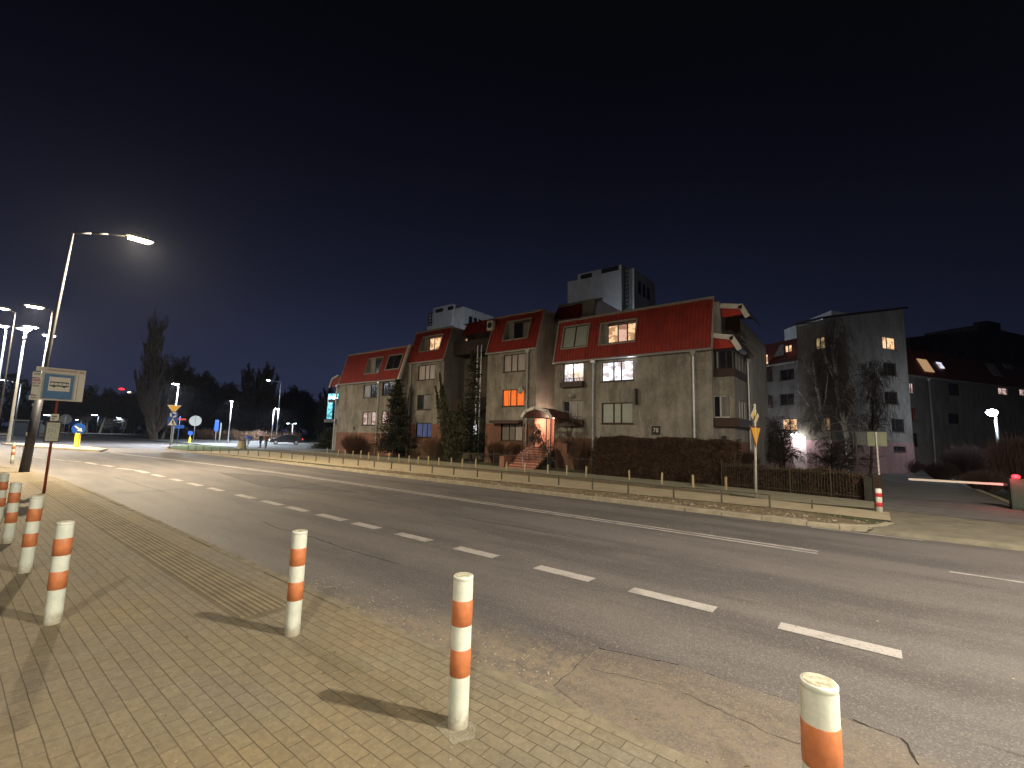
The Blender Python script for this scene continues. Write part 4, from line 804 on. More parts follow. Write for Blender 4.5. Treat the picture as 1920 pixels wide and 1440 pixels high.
def lamp_bh(bx, by, hx, hy, tx, lb, pw, glass=EWHITE, r0=.07, hs=1.0, m=GALV, col=CB):
    b_ = G(bx, by); hp = rayX(hx, hy, b_.x); tp_ = rayX(tx, hy+3, b_.x); tp_.x = b_.x; tp_.y = b_.y; tp_.z = hp.z-.1
    street_lamp((b_.x, b_.y, 0), hp, lb, glass, pw, col, top=tp_, r0=r0, r1=r0*.6, hs=hs, polem=m)
lamp_bh(322, 834, 329, 720, 333, 'bright white lamp above the yellow give way sign post', 2600)
lamp_bh(427, 833, 434, 752, 438, 'slim lamp with small bluish head left of the walking people', 2200, glass=emis('blue_lamp_glass', (.5, .7, 1), 12), hs=.7)
lamp_bh(508, 829, 519, 767, 518, 'bright white lamp on pole between the poplars and the parked car', 3600)
lamp_bh(517, 829, 503, 713, 520, 'tall thin mast with small round light in front of the poplars', 300, r0=.06, hs=.8)
lamp_bh(546, 829, 540, 794, 546, 'small twin lamp far behind the parked car, left head', 0, ESMALL, hs=.7); lamp_bh(547, 829, 553, 794, 547, 'small twin lamp far behind the parked car, right head', 0, ESMALL, hs=.7)
for (hx, hy, lb) in ((88, 778, 'distant white lamp right of the dark lamp post'), (177, 778, 'distant white lamp above the keep right beacon'), (224, 783, 'distant white lamp left of the tall bare poplar'), (144, 787, 'tiny distant lamp between two bigger ones')):
    hp = rayX(hx, hy, -185); street_lamp((hp.x, hp.y+1, 0), hp, lb, ESMALL, 900 if hx != 144 else 0, CB, r0=.12, r1=.08, hs=2.0 if hx != 144 else 1.0, polem=DARKM)
hp = FY(1860, 773, 44); street_lamp((hp.x+.15, 44, 0), hp, 'bright white globe lamp glowing over the driveway at the right', emis('driveway_lamp_glass', (.85, .9, 1), 120), 0, CB, r0=.10, r1=.07, hs=1.0, point=260, globe=True, group='park lamps')
hp = FY(1424, 757, 37); street_lamp((hp.x, 37.4, 0), hp, 'white lamp shining just above the yellow diamond road sign', emis('park_lamp_glass', (.9, .9, 1), 40), 0, CB, r0=.07, r1=.05, hs=.7, point=70, globe=True, group='park lamps')
q = EP-na_*7+a_*4; street_lamp((q.x, q.y, 0), (q.x, q.y+.6, 9), 'fill lamp added out of sight behind the dark grey apartment block', EWHITE, 0, CB, point=1600, group='park lamps')  # added out of sight to light the pale roof block
street_lamp((-36, 50, 0), (-36, 50.6, 12.5), 'fill lamp added out of sight behind the middle of the red roofs', EWHITE, 0, CB, point=9500, group='park lamps')  # unseen, added to brighten the white towers
street_lamp((-68, 50, 0), (-68, 50.6, 12.5), 'fill lamp added out of sight behind the left part of the red roofs', EWHITE, 0, CB, point=6500, group='park lamps')  # second added lamp, brightens the left tower from behind the roofs
wl_ = rayX(228, 730, -260); t_ = thing('warning_light', (wl_.x, wl_.y, 0), 'red warning light on dark mast above the distant trees', 'warning light')
MB().tube((0, 0, 0), (0, 0, wl_.z), .2, .1, 6).build('mast', DARKM, t_); MB().lathe([(.3, -.3), (1.0, -.1), (1.0, .3), (.4, .6)], 12, (0, 0, wl_.z)).build('red_lamp', ERED, t_)
wl_ = rayX(243, 736, -262); t_ = thing('warning_light', (wl_.x, wl_.y, 0), 'small pale lamp on dark mast just right of the red warning light', 'lamp')
MB().tube((0, 0, 0), (0, 0, wl_.z), .2, .1, 6).build('mast', DARKM, t_); MB().lathe([(.3, -.2), (.7, -.1), (.7, .2), (.4, .4)], 12, (0, 0, wl_.z)).build('lamp_glass', emis('peach_light', (1, .75, .5), 6), t_)

# ------------------------------------------------------------------ bus stop sign
B = G(82, 925); s_ = thing('bus_stop_sign', B, 'bus stop sign with blue bus symbol board and timetable case on a dark red post', 'bus stop sign')
def SB(px, py): q = rayX(px, py, B.x); return q     # the boards face along the pavement (towards +X)
tl, tr_, br_, bl = SB(66, 686), SB(161, 696), SB(154, 753), SB(57, 749)
y0_, y1_ = (tl.y+bl.y)/2-B.y, (tr_.y+br_.y)/2-B.y; z0_, z1_ = (bl.z+br_.z)/2, (tl.z+tr_.z)/2
def sbox(y0, z0, y1, z1, m, name, par, d0=.012, d1=.018): return MB().box(d0, y0, z0, d1, y1, z1).build(name, m, par)
MB().tube((0, 0, 0), (0, 0, z1_-.1), .034, .03, 14).build('post', REDPOST, s_, True)
Wd, Ht = y1_-y0_, z1_-z0_; yy = lambda f: y0_+Wd*f; zz = lambda f: z0_+Ht*f
bd = MB().box(-.03, yy(.14), zz(0), .02+.012, yy(1), zz(1)).build('board', SIGNW, s_)
sbox(yy(.02), zz(.86), yy(1), zz(1.0), mat('header_sign', (.52, .50, .43), .5, .08, 6), 'header', s_, .034, .040)
sbox(yy(.165), zz(.02), yy(.81), zz(.84), GREYP, 'symbol_rim', bd, .033, .036)
sbox(yy(.20), zz(.05), yy(.775), zz(.80), SIGNB, 'blue_panel', bd, .037, .040)
sbox(yy(.29), zz(.29), yy(.71), zz(.72), SIGNW, 'white_field', bd, .041, .043)
bus = MB().box(.044, yy(.315), zz(.43), .046, yy(.685), zz(.47)).box(.044, yy(.315), zz(.54), .046, yy(.685), zz(.575))
for f in (.315, .39, .47, .55, .63, .675): bus.box(.044, yy(f), zz(.47), .046, yy(f+.01), zz(.54))
for f in (.40, .60): bus.tube((.044, yy(f), zz(.43)), (.047, yy(f), zz(.43)), Ht*.035, n=12)
bus.build('bus_symbol', BLACKS, bd)
sbox(yy(.855), zz(.02), yy(.865), zz(.85), mat('brown_line', (.16, .10, .06)), 'board_seam', bd, .033, .036)
random.seed(3)
ink = MB(); y = .23
while y < .80: w_ = random.uniform(.012, .022); ink.box(.041, yy(y), zz(.90+random.uniform(0, .01)), .042, yy(y+w_), zz(.955)); y += w_+.008
for f in (.87, .90, .93): ink.box(.041, yy(f), zz(.90), .042, yy(f+.022), zz(.955))
ink.build('stop_name_lettering', INKR, s_)
for i, (za, zb) in enumerate(((.66, .83), (.49, .64), (.14, .47), (-.02, .11))):
    pl_ = sbox(yy(-.03+.01*i if i < 3 else -.03), zz(za), yy(.135), zz(zb), SIGNW if i != 1 else mat('pinkish_plate', (.55, .42, .38), .5), 'line_plate', s_, .010, .018)
    k_ = MB(); y = .0
    while y < .11: w_ = random.uniform(.012, .02); k_.box(.019, yy(y), zz(zb-.09), .020, yy(y+w_), zz(zb-.03)); y += w_+.007
    k_.build('line_lettering', INKR if i == 1 else INK, pl_)
c0_, c1_ = SB(86, 790), SB(112, 829); ty0, ty1 = SB(83, 810).y-B.y, SB(113, 810).y-B.y; tz0, tz1 = c1_.z, c0_.z
tcase = MB().box(-.03, ty0, tz0, .045, ty1, tz1).build('timetable_case', mat('case_frame', (.05, .04, .035), .6), s_)
sbox(ty0+.03, tz0+.03, ty1-.03, tz1-.03, PAPER, 'timetable', tcase, .046, .049)
k_ = MB()
for r_i in range(11):
    z = tz1-.07-r_i*(tz1-tz0-.14)/11; y = ty0+.07
    while y < ty1-.08: w_ = random.uniform(.02, .05); k_.box(.050, y, z-.014, .0515, y+w_, z) if random.random() < (.85 if r_i < 6 else .35) else None; y += w_+.02
k_.build('timetable_lettering', INK, tcase)
u0, u1 = SB(95, 776), SB(109, 789); np_ = sbox(u0.y-B.y, u1.z, u1.y-B.y, u0.z, SIGNW, 'number_plate', s_, .03, .04)
MB().box(.041, u0.y-B.y+.03, (u0.z+u1.z)/2, .042, u1.y-B.y-.04, (u0.z+u1.z)/2+.05).box(.041, u0.y-B.y+.03, u1.z+.03, .042, u1.y-B.y-.08, u1.z+.07).build('plate_lettering', INK, np_)
s_.rotation_euler = (0, 0, 0)

# ------------------------------------------------------------------ road signs, seen from the +X side unless said otherwise
def disc(c, r_, n_, th=.02, seg=28, mb=None): c = Vector(c); n_ = Vector(n_); return (mb or MB()).tube(c-n_*th/2, c+n_*th/2, r_, n=seg)
TOC = Vector((1, -.45, 0)).normalized()
def frame(n_): p = Vector((0, 0, 1)).cross(Vector(n_)); return p.normalized()
def postsign(bx, by, top, label, cat, m=GALV, r_=.035):
    b_ = G(bx, by); z = rayX(top[0], top[1], b_.x).z; t_ = thing('road_sign' if cat != 'keep right sign' else 'traffic_beacon', (b_.x, b_.y, 0), label, cat)
    MB().tube((0, 0, 0), (0, 0, z), r_, n=10).build('post', m, t_, True); return t_, b_, z
def zat(b_, px, py): return rayX(px, py, b_.x).z
def panel(t_, pts2, z, name, m, off, n_=TOC, th=.008, par=None):
    p = frame(n_); mb = MB(); mb.prism([Vector((0, 0, z))+p*a+Vector((0, 0, b))+Vector(n_)*off for a, b in pts2], Vector(n_)*th); return mb.build(name, m, par or t_)
circ = lambda r_, n=26: [(r_*math.cos(2*PI*i/n), r_*math.sin(2*PI*i/n)) for i in range(n)]
t_, b_, z = postsign(318, 842, (329, 756), 'sign post with yellow triangle, blue roundabout arrow disc and zebra crossing sign', 'road sign')
zt = zat(b_, 328, 765); r_ = .48
panel(t_, [(-r_*1.15, r_*.55), (0, -r_*1.05), (r_*1.15, r_*.55)], zt, 'give_way_sign', SIGNW, .05); panel(t_, [(-r_*.85, r_*.38), (0, -r_*.75), (r_*.85, r_*.38)], zt, 'yellow_centre', YELS, .060)
zr_ = zat(b_, 327, 778); d_ = panel(t_, circ(.36), zr_, 'roundabout_sign', BLUES, .05)
for k_ in range(3):
    a0 = k_*2*PI/3+.4; pts_ = [((.26)*math.cos(a0+s), .26*math.sin(a0+s)) for s in (0, .4, .8, 1.2, 1.5)]+[(.15*math.cos(a0+s), .15*math.sin(a0+s)) for s in (1.5, 1.2, .8, .4, 0)]
    panel(t_, pts_, zr_, 'arrow', SIGNW, .06, par=d_)
zc_ = zat(b_, 326, 791); d_ = panel(t_, [(-.40, -.40), (.40, -.40), (.40, .40), (-.40, .40)], zc_, 'crossing_sign', BLUES, .05); panel(t_, [(-.34, -.32), (.34, -.32), (0, .32)], zc_, 'white_triangle', SIGNW, .060, par=d_)
panel(t_, [(-.05, -.1), (.12, -.3), (.18, -.28), (.05, -.05), (.1, .1), (-.02, .14)], zc_, 'walking_figure', BLACKS, .070, par=d_)
t_, b_, z = postsign(332, 834, (337, 780), 'blue information sign post behind the crossing sign', 'road sign', m=mat('blue_post', (.05, .12, .35), .5))
panel(t_, [(-.5, -.2), (.5, -.2), (.5, .2), (-.5, .2)], zat(b_, 337, 800), 'blue_panel', BLUES, .05); panel(t_, [(-.4, -.1), (.6, -.1), (.6, .1), (-.4, .1)], zat(b_, 338, 786), 'red_panel', REDS, .05)
t_, b_, z = postsign(362, 829, (368, 782), 'round sign seen from its pale grey back on a slanting pole', 'road sign')
panel(t_, circ(.78), zat(b_, 367, 789), 'sign_disc', mat('sign_back', (.48, .50, .48), .6, .05, 3), -.06)
t_, b_, z = postsign(403, 831, (415, 787), 'narrow blue sign on pole left of two thin posts', 'road sign'); panel(t_, [(-.25, -.8), (.25, -.8), (.25, .8), (-.25, .8)], zat(b_, 414, 798), 'blue_panel', BLUES, .05)
t_, b_, z = postsign(411, 829, (422, 793), 'thin white marker pole beside the narrow blue sign', 'road sign', m=WHITEP, r_=.09)
def beacon(bx, by, dpx, lb, s_=1.0):
    t_, b_, z = postsign(bx, by, (dpx[0], dpx[1]-3), lb, 'keep right sign', m=GALV, r_=.04)
    zt = zat(b_, *dpx); zb = zat(b_, bx, dpx[1]+8)
    mb = MB().lathe([(.30*s_, .0), (.30*s_, .12), (.20*s_, .16), (.20*s_, zb-.1), (.15*s_, zb)], 16); mb.build('yellow_column', YELB, t_, True)
    d_ = panel(t_, circ(.48*s_), zt, 'blue_disc', BLUES, .06)
    if s_ > .8:
        q = .48*s_; c45 = [(-.62, .50), (-.50, .62), (.20, -.02), (.34, .16), (.50, -.50), (-.16, -.34), (-.02, -.20), ]
        panel(t_, [(a*q*1.1, b*q*1.0) for a, b in [(-.56, .42), (-.42, .56), (.18, 0.02), (.34, .18), (.52, -.52), (-.18, -.34), (-.02, -.18)]], zt, 'white_arrow', SIGNW, .072, par=d_)
beacon(143, 840, (149, 804), 'yellow island beacon with round blue keep right arrow sign')
beacon(355, 831, (355, 812), 'small yellow island beacon with blue disc beside the round sign back', .6)
for (bx, by, px_, py_, lb) in ((118, 818, 121, 786, 'round grey sign back on thin post right of the timetable'), (70, 814, 79, 806, 'round pale sign back half hidden behind the timetable')):
    t_, b_, z = postsign(bx, by, (px_, py_-6), lb, 'road sign'); panel(t_, circ(.9 if px_ > 100 else 1.3), zat(b_, px_, py_), 'sign_disc', mat('sign_back', (.48, .50, .48)), -.06)
t_, b_, z = postsign(127, 818, (130, 786), 'small blue direction sign beyond the timetable', 'road sign'); panel(t_, [(-.9, -.45), (.9, -.45), (.9, .45), (-.9, .45)], zat(b_, 129, 792), 'blue_panel', BLUES, .05)
# diamond and triangle on the far verge, seen nearly edge-on
B2 = G(1418, 935); t_ = thing('road_sign', B2, 'diamond sign above a yellow triangle, almost edge-on on a pale pole', 'road sign')
ZZ = lambda py: FY(1419, py, B2.y).z; MB().tube((0, 0, 0), (.06, 0, ZZ(757)), .038, .036, 12).build('post', mat('pale_pole', (.52, .50, .44), .5, .1, 6), t_, True)
n2 = Vector((.975, -.22, 0)).normalized(); z = (ZZ(762)+ZZ(797))/2; hh = (ZZ(762)-ZZ(797))/2
panel(t_, [(-hh, 0), (0, -hh), (hh, 0), (0, hh)], z, 'diamond_sign', SIGNW, .05, n2); d_ = panel(t_, [(-hh*.72, 0), (0, -hh*.72), (hh*.72, 0), (0, hh*.72)], z, 'yellow_centre', mat('diamond_yellow', (.75, .50, .10), .4), .060, n2)
panel(t_, [(-hh*.62, -hh*.50), (-hh*.50, -hh*.62), (hh*.62, hh*.50), (hh*.50, hh*.62)], z, 'black_bar', BLACKS, .070, n2, par=d_)
zt, zb = ZZ(799), ZZ(842); w_ = (zt-zb)*.57
panel(t_, [(-w_, 0), (0, -(zt-zb)), (w_, 0)], zt, 'triangle_sign', mat('dark_rim', (.12, .03, .02), .5), .05, n2); panel(t_, [(-w_*.82, -.06), (0, -(zt-zb)*.86), (w_*.82, -.06)], zt, 'yellow_face', mat('amber_face', (.85, .42, .01), .35, emit=(1, .45, 0), estr=0), .060, n2)
# notice board seen from behind
B3 = FY(1650, 905, 21.5); t_ = thing('notice_board', (B3.x, 21.5, 0), 'olive backed two panel board on sticker covered posts behind the red banded bollard', 'sign')
Z3 = lambda px, py: (FY(px, py, 21.5).x-B3.x, FY(px, py, 21.5).z)
(xa, zb), (xb, zt), (xl, _) = Z3(1627, 836), Z3(1662, 810), Z3(1600, 830)
MB().box(xa, -.03, zb, xb, .0, zt).build('panel', mat('olive_panel', (.20, .21, .13), .6, .1, 4), t_); MB().box(xl, -.01, zb+.02, xa-.02, .01, zt-.02).build('panel', mat('dark_panel', (.06, .065, .06), .6), t_)
MB().box(xl-.9, -.04, zt, xb, -.01, zt+.03).build('top_rail', DARKM, t_)
MB().tube((0, -.06, 0), (-.02, -.06, zt), .03, n=10).build('post', GALV, t_); MB().tube((xl+.1, -.06, 0), (xl+.08, -.06, zt), .03, n=10).build('post', DARKM, t_)
k_ = MB(); 
for i in range(7): z = .9+i*.16; k_.box(-.028, -.098, z, .012, -.091, z+.09)
k_.build('sticker_row', SIGNW, t_)
# distant bus shelter, left edge
q = rayX(48, 806, -110); t_ = thing('bus_shelter', (q.x, q.y, 0), 'small dark bus shelter with pale roof beyond the lamp post', 'bus shelter')
MB().box(-1, -1.6, 2.5, 1, 1.8, 2.7).build('roof', GREYP, t_); MB().box(-1, -1.5, 0, -.9, 1.7, 2.5).build('glass_back', mat('shelter_glass', (.05, .09, .14), .2), t_)
for y in (-1.5, 1.6): MB().box(.8, y, 0, .9, y+.1, 2.5).build('post', GREYP, t_)
B4 = G(453, 842); h4 = rayX(453, 827, B4.x).z; t_ = thing('litter_bin', B4, 'squat beige concrete litter bin left of the man in blue', 'litter bin')
MB().lathe([(.42, 0), (.46, h4*.1), (.36, h4*.92), (.40, h4*.94), (.38, h4)], 12).build('bin_body', mat('concrete_bin', (.42, .38, .27), .9, .15, 5), t_); MB().lathe([(.30, 0), (.30, .04)], 12, (0, 0, h4+.001)).build('bin_rim', DARKM, t_)

# ------------------------------------------------------------------ low rail fence, stakes, garden fences
lf = thing('rail_fence', (-20, 15.8, 0), 'long low metal rail fence with short posts along the verge across the road', 'fence')
fx = [(-2.56, 15.85), (-3.88, 15.7), (-5.36, 15.6), (-7.0, 15.65), (-8.52, 15.8), (-10.17, 16.0), (-11.75, 16.1), (-13.2, 16.0), (-14.63, 15.95), (-16.1, 15.85), (-17.6, 15.8)]
x = -19.2
while x > -50: fx.append((x, 15.7-(.02*(x+19))*-.9 if x > -34 else 15.35-(-34-x)*.07)); x -= 1.55
rp = []; 
for i, (x, y) in enumerate(fx):
    hgt = .42+random.uniform(-.02, .02); lean = random.uniform(-.03, .03); mb = MB().box(x-.022, y-.022, -.02, x+.022, y+.022, hgt); o = part('post', mb, RUSTM, lf); rp.append((x, y, hgt))
sagg = MB()
for (a, b) in zip(rp[:-1], rp[1:]): sagg.tube((a[0], a[1], a[2]-.0+random.uniform(-.01, .01)), (b[0], b[1], b[2]), .02, n=6)
part('rail', sagg, RUSTM, lf);
stub = G(1523, 956); tag(MB().box(-.02, -.02, 0, .02, .02, .3).build('fence_stub', RUSTM, None, loc=stub), 'single leftover rusty fence stub right of the low rail fence', 'fence post')
stk = [(613, 851), (633, 855), (647, 854), (662, 857), (676, 859), (691, 861), (709, 863), (729, 864), (748, 866), (767, 868), (784, 871), (803, 872), (823, 873), (846, 874), (867, 877), (892, 879), (950, 884), (984, 888), (1027, 890), (1063, 892), (1099, 895), (1180, 901), (1241, 909), (1300, 918), (1361, 922)]
SL = ['pale wooden stake at the far left end of the stake row', '', 'pale stake just right of the strongly leaning stake', 'pale stake in front of the rounded clipped shrub, left part', 'pale stake in front of the rounded clipped shrub, right part', 'pale stake left of the broad dark conifer trunk', 'pale stake under the left side of the broad dark conifer', 'pale stake under the middle of the broad dark conifer', 'pale stake under the right side of the broad dark conifer', 'pale stake below the downpipe between the two left building parts',
 'pale stake left of the flame shaped juniper', 'pale stake below the left tip of the flame shaped juniper', 'pale stake below the juniper trunk', 'pale stake right of the juniper trunk', 'pale stake below the lit white blue ground floor window', 'pale stake below the twin downpipes', 'pale stake between the pair of narrow brown shrubs', 'pale stake at the foot of the porch stairs', 'pale stake right of the porch stairs', 'pale stake below the small basement window', 'pale stake at the left end of the big clipped hedge', 'pale stake before the left third of the big clipped hedge', 'pale stake below the house number before the big clipped hedge', 'pale stake before the right third of the big clipped hedge', 'rightmost pale stake, at the right end of the big clipped hedge']
nm = ['the far left end', 'beside the far corner hedge', 'left of the big dark tree', 'left of the tall conifer', 'near the middle', 'in front of the porch', 'before the long hedge', 'before the right half of the long hedge']
for i, (x, y) in enumerate(stk):
    p = G(x, y); hh = random.uniform(.50, .60); t_ = MB().lathe([(.045, -.05), (.045, hh-.02), (.03, hh)], 8).build('wooden_stake', STAKE, None, loc=(p.x, p.y, 0))
    t_.rotation_euler = (0, random.uniform(-.06, .06)+(.35 if i == 1 else 0), 0)
    tag(t_, SL[i], 'stake', 'pale wooden stakes along the footpath')
t_ = bpy.data.objects['wooden_stake']
for o in [o for o in bpy.data.objects if o.name.startswith('wooden_stake')]:
    if o.rotation_euler[1] > .25: o['label'] = 'pale wooden stake leaning strongly to one side, second from the far left end'; 
def wire_fence(name, p0, p1, h, gap, label, bar=.008, m=RUSTM, post_every=12, group=None):
    p0, p1 = Vector(p0), Vector(p1); L = (p1-p0).length; d = (p1-p0)/L; t_ = thing(name, p0, label, 'fence', group); n = int(L/gap)
    mb = MB()
    for i in range(n): q = d*(i*gap); hh = h*random.uniform(.94, 1.03); mb.tube((q.x, q.y, 0), (q.x+random.uniform(-.01, .01), q.y, hh), bar, n=4, caps=False)
    mb.build('bars', m, t_); mb = MB()
    for z in (.15, h*.85): mb.tube((0, 0, z), (d.x*L, d.y*L, z), .012, n=5)
    mb.build('rails', m, t_)
    for i in range(0, n+1, post_every): q = d*(i*gap); MB().tube((q.x, q.y, -.05), (q.x, q.y, h*1.08), .025, n=6).build('post', m, t_)
    return t_
A1, A2 = G(848, 877), G(1108, 890); wire_fence('garden_fence', (A1.x, 23.6, 0), (A2.x, 22.9, 0), .95, .13, 'thin barred garden fence between the conifers and the porch tree')
A3 = FY(760, 866, 24.3); wire_fence('garden_fence', (A3.x, 24.3, 0), (A1.x-.2, 23.7, 0), .85, .16, 'thin barred garden fence below the dark conifers')
F1, F2 = Vector((-5.4, 22.0, 0)), Vector((-.42, 20.7, 0)); wire_fence('garden_fence', F1, F2, 1.1, .10, 'barred garden fence with brown hedge behind it left of the driveway', m=mat('brown_bars', (.055, .042, .025), .8), post_every=14)
tag(MB().box(-.35, 20.5, 0, -.12, 21.0, .86).build('gate_post', mat('dark_block', (.028, .025, .02), .9, .3, 4)), 'dark square gate post closing the brown fence beside the driveway', 'gate post')
tag(MB().box(-.10, 20.6, 0, .16, 20.95, .95).build('gate_post', mat('rusty_block', (.04, .022, .014), .9, .3, 4)), 'rusty brown post right behind the red and white bollard', 'gate post')
# boom barrier
Yb = 22.0; ba = FY(1880, 908, Yb); bb = FY(1703, 898, Yb); cx = FY(1908, 940, Yb).x; t_ = thing('boom_barrier', (cx, Yb, 0), 'white boom barrier with red light lowered across the driveway', 'barrier')
MB().box(-.16, -.2, 0, .24, .2, 1.02).build('cabinet', mat('dark_green_box', (.025, .045, .03), .5, .2, 4), t_); MB().box(ba.x-cx-.2, -.05, ba.z-.04, .0, .03, ba.z+.05).build('arm_clamp', DARKM, t_)
MB().prism([(bb.x-cx, -.1, bb.z-.035), (ba.x-cx, -.1, ba.z-.035), (ba.x-cx, -.1, ba.z+.035), (bb.x-cx, -.1, bb.z+.035)], (0, .05, 0)).build('boom', mat('boom_white', (.75, .68, .60), .4), t_)
MB().box(-.13, -.212, .12, .20, -.203, .92).build('cabinet_door', mat('dark_green_door', (.035, .06, .042), .5, .2, 4), t_); MB().lathe([(.05, 0), (.10, .03), (.10, .10), (.05, .13)], 16, (0, -.10, 1.025)).build('red_lamp', emis('barrier_red', (1, .015, .03), 3), t_); light('red_glow', 'POINT', (-.1, -.4, 1.15), 35, (1, .05, .08), t_, .05)
# ------------------------------------------------------------------ vegetation
def rv(s=1): return Vector((random.uniform(-s, s), random.uniform(-s, s), random.uniform(-s, s)))
def grow(tr, tw, p, d, L, r_, depth, o):
    n = o.get('seg', 4); seg = L/n
    for i in range(n):
        d = (d+rv(o.get('wig', .14))+Vector((0, 0, o['up'][min(depth, len(o['up'])-1)]))*.5).normalized(); q = p+d*seg
        r1 = r_*(1-.6*(i+1)/n); (tr if depth == 0 or r_ > o.get('rt', .03) else tw).tube(p, q, max(r_*(1-.6*i/n), o.get('rmin', .006)), max(r1, o.get('rmin', .006)), 7 if depth == 0 else (4 if depth == 1 else 3), caps=False)
        if depth < o['depth'] and (i+1)/n > o.get('start', .3)*(1 if depth == 0 else .3):
            for k_ in range(o['kids'][depth]):
                a = random.uniform(0, 2*PI); x = d.orthogonal().normalized(); y = d.cross(x); side = x*math.cos(a)+y*math.sin(a); sp = o['spread'][depth]*random.uniform(.7, 1.2)
                grow(tr, tw, p.lerp(q, random.random()), (d*math.cos(sp)+side*math.sin(sp)).normalized(), L*o['ratio'][depth]*random.uniform(.6, 1.15)*(1-.45*(i/n) if depth == 0 else 1), max(r1*.6, o.get('rmin', .006)), depth+1, o)
        p = q
def bare_tree(name, loc, h, r_, o, label, cat='tree', group=None, bark=None, twig=None, d=(0, 0, 1), seed=1, stems=1):
    random.seed(seed); t_ = thing(name, loc, label, cat, group); tr, tw = MB(), MB()
    for s in range(stems):
        dd = Vector(d)+(rv(.25) if stems > 1 else Vector((0, 0, 0))); dd.z = abs(dd.z); grow(tr, tw, Vector((0, 0, -.05)), dd.normalized(), h, r_, 0, o)
    if tr.v: tr.build('trunk', bark or BARK, t_, True)
    tw.build('crown', twig or TWIG, t_); return t_
def leafcloud(mb, c, rad, n, size, flat=.0, droop=0):
    for _ in range(n):
        v = rv(1)
        while v.length > 1: v = rv(1)
        p = Vector((c[0]+v.x*rad[0], c[1]+v.y*rad[1], c[2]+v.z*rad[2])); a = rv(1).normalized(); b = a.cross(rv(1)).normalized(); s = size*random.uniform(.5, 1.3)
        mb.quad(p-a*s-b*s*.4, p+a*s-b*s*.4, p+a*s+b*s*.4, p-a*s+b*s*.4)
def spruce(loc, h, r_, label, seed, dens=1.0, irregular=.25, mt=None, droop=-.25, group=None, ztop=1.0, leaf=.11):
    random.seed(seed); t_ = thing('conifer_tree', loc, label, 'tree', group); tr = MB().tube((0, 0, -.05), (0, 0, h*.97), .13*h/7, .015, 8); cr = MB(); br = MB()
    z = h*.10
    while z < h*.985:
        f = 1-z/h; R = r_*(f**.75)*random.uniform(1-irregular, 1.1)+.08
        for k_ in range(int(6*dens)+1):
            a = random.uniform(0, 2*PI); L = R*random.uniform(.55, 1.08); d = Vector((math.cos(a), math.sin(a), droop*random.uniform(.4, 1.4)+.35*(z/h)**3)); e = Vector((0, 0, z))+d*L
            br.tube((0, 0, z), e, .012+.012*f, .005, 3, caps=False); n = int(5+L*14*dens)
            for i in range(n):
                s = (i+.5)/n; p = Vector((0, 0, z)).lerp(e, .15+.9*s)+Vector((0, 0, -.10*L*math.sin(s*PI)))+rv(.05+.10*L*(1-abs(s-.5))); u_ = (d+rv(.9)).normalized(); w_ = u_.cross(rv(1)).normalized(); l = leaf*random.uniform(.7, 1.6)
                cr.quad(p-w_*l*.28, p+u_*l-w_*l*.12, p+u_*l*1.15+w_*l*.1, p+w_*l*.28)
        z += h*.028/max(dens, .6)*random.uniform(.8, 1.25)
    tr.build('trunk', BARK, t_); br.build('limbs', BARK, t_); cr.build('crown', mt or NEED, t_); return t_
def flame(loc, spikes, label, seed, mt, leaf=.10, dens=1.0):
    random.seed(seed); t_ = thing('juniper_tree', loc, label, 'tree'); tr, cr = MB(), MB()
    for (dx, dy, h, r_) in spikes:
        tip = Vector((dx, dy, h)); tr.tube((dx*.15, dy*.15, 0), tip*.96, .05, .01, 6)
        for i in range(int(h*r_*430*dens)):
            s = random.random()**.8; a = random.uniform(0, 2*PI); rr = r_*(math.sin(min(1, s*1.0+.12)*PI)**.6)*(1-s*.55)*math.sqrt(random.random())*random.uniform(.6, 1.15); c = Vector((dx*(.15+.85*s), dy*(.15+.85*s), h*s))
            p = c+Vector((math.cos(a)*rr, math.sin(a)*rr, random.uniform(-.1, .1))); u_ = (Vector((math.cos(a)*.5, math.sin(a)*.5, .9))+rv(.45)).normalized(); w_ = u_.cross(rv(1)).normalized(); l = leaf*random.uniform(.7, 1.9)
            cr.quad(p-w_*l*.25, p+u_*l-w_*l*.1, p+u_*l*1.2+w_*l*.1, p+w_*l*.25)
    tr.build('trunk', BARK, t_); cr.build('crown', mt, t_); return t_
def shrub(loc, rx, ry, h, label, seed, m=None, n=900, group=None, cat='bush', name='shrub', top=.6, twig=.010):
    random.seed(seed); t_ = thing(name, loc, label, cat, group); mb = MB(); lf_ = MB()
    for i in range(n):
        a = random.uniform(0, 2*PI); rr = math.sqrt(random.random()); e = Vector((math.cos(a)*rx*rr, math.sin(a)*ry*rr, h*(1-rr**4*(1-top))*random.uniform(.75, 1.03))); s = Vector((e.x*.35, e.y*.35, 0)); m_ = s.lerp(e, .55)+rv(.05*h); m_.z = max(m_.z, .05)
        mb.tube(s, m_, twig, twig*.7, 3, False); mb.tube(m_, e, twig*.7, twig*.35, 3, False)
        for k_ in range(2): q = m_.lerp(e, random.random()); mb.tube(q, q+(e-m_).normalized()*.16*h+rv(.09*h), twig*.5, twig*.3, 3, False)
    mb.build('twigs', m or BUSHM, t_); return t_
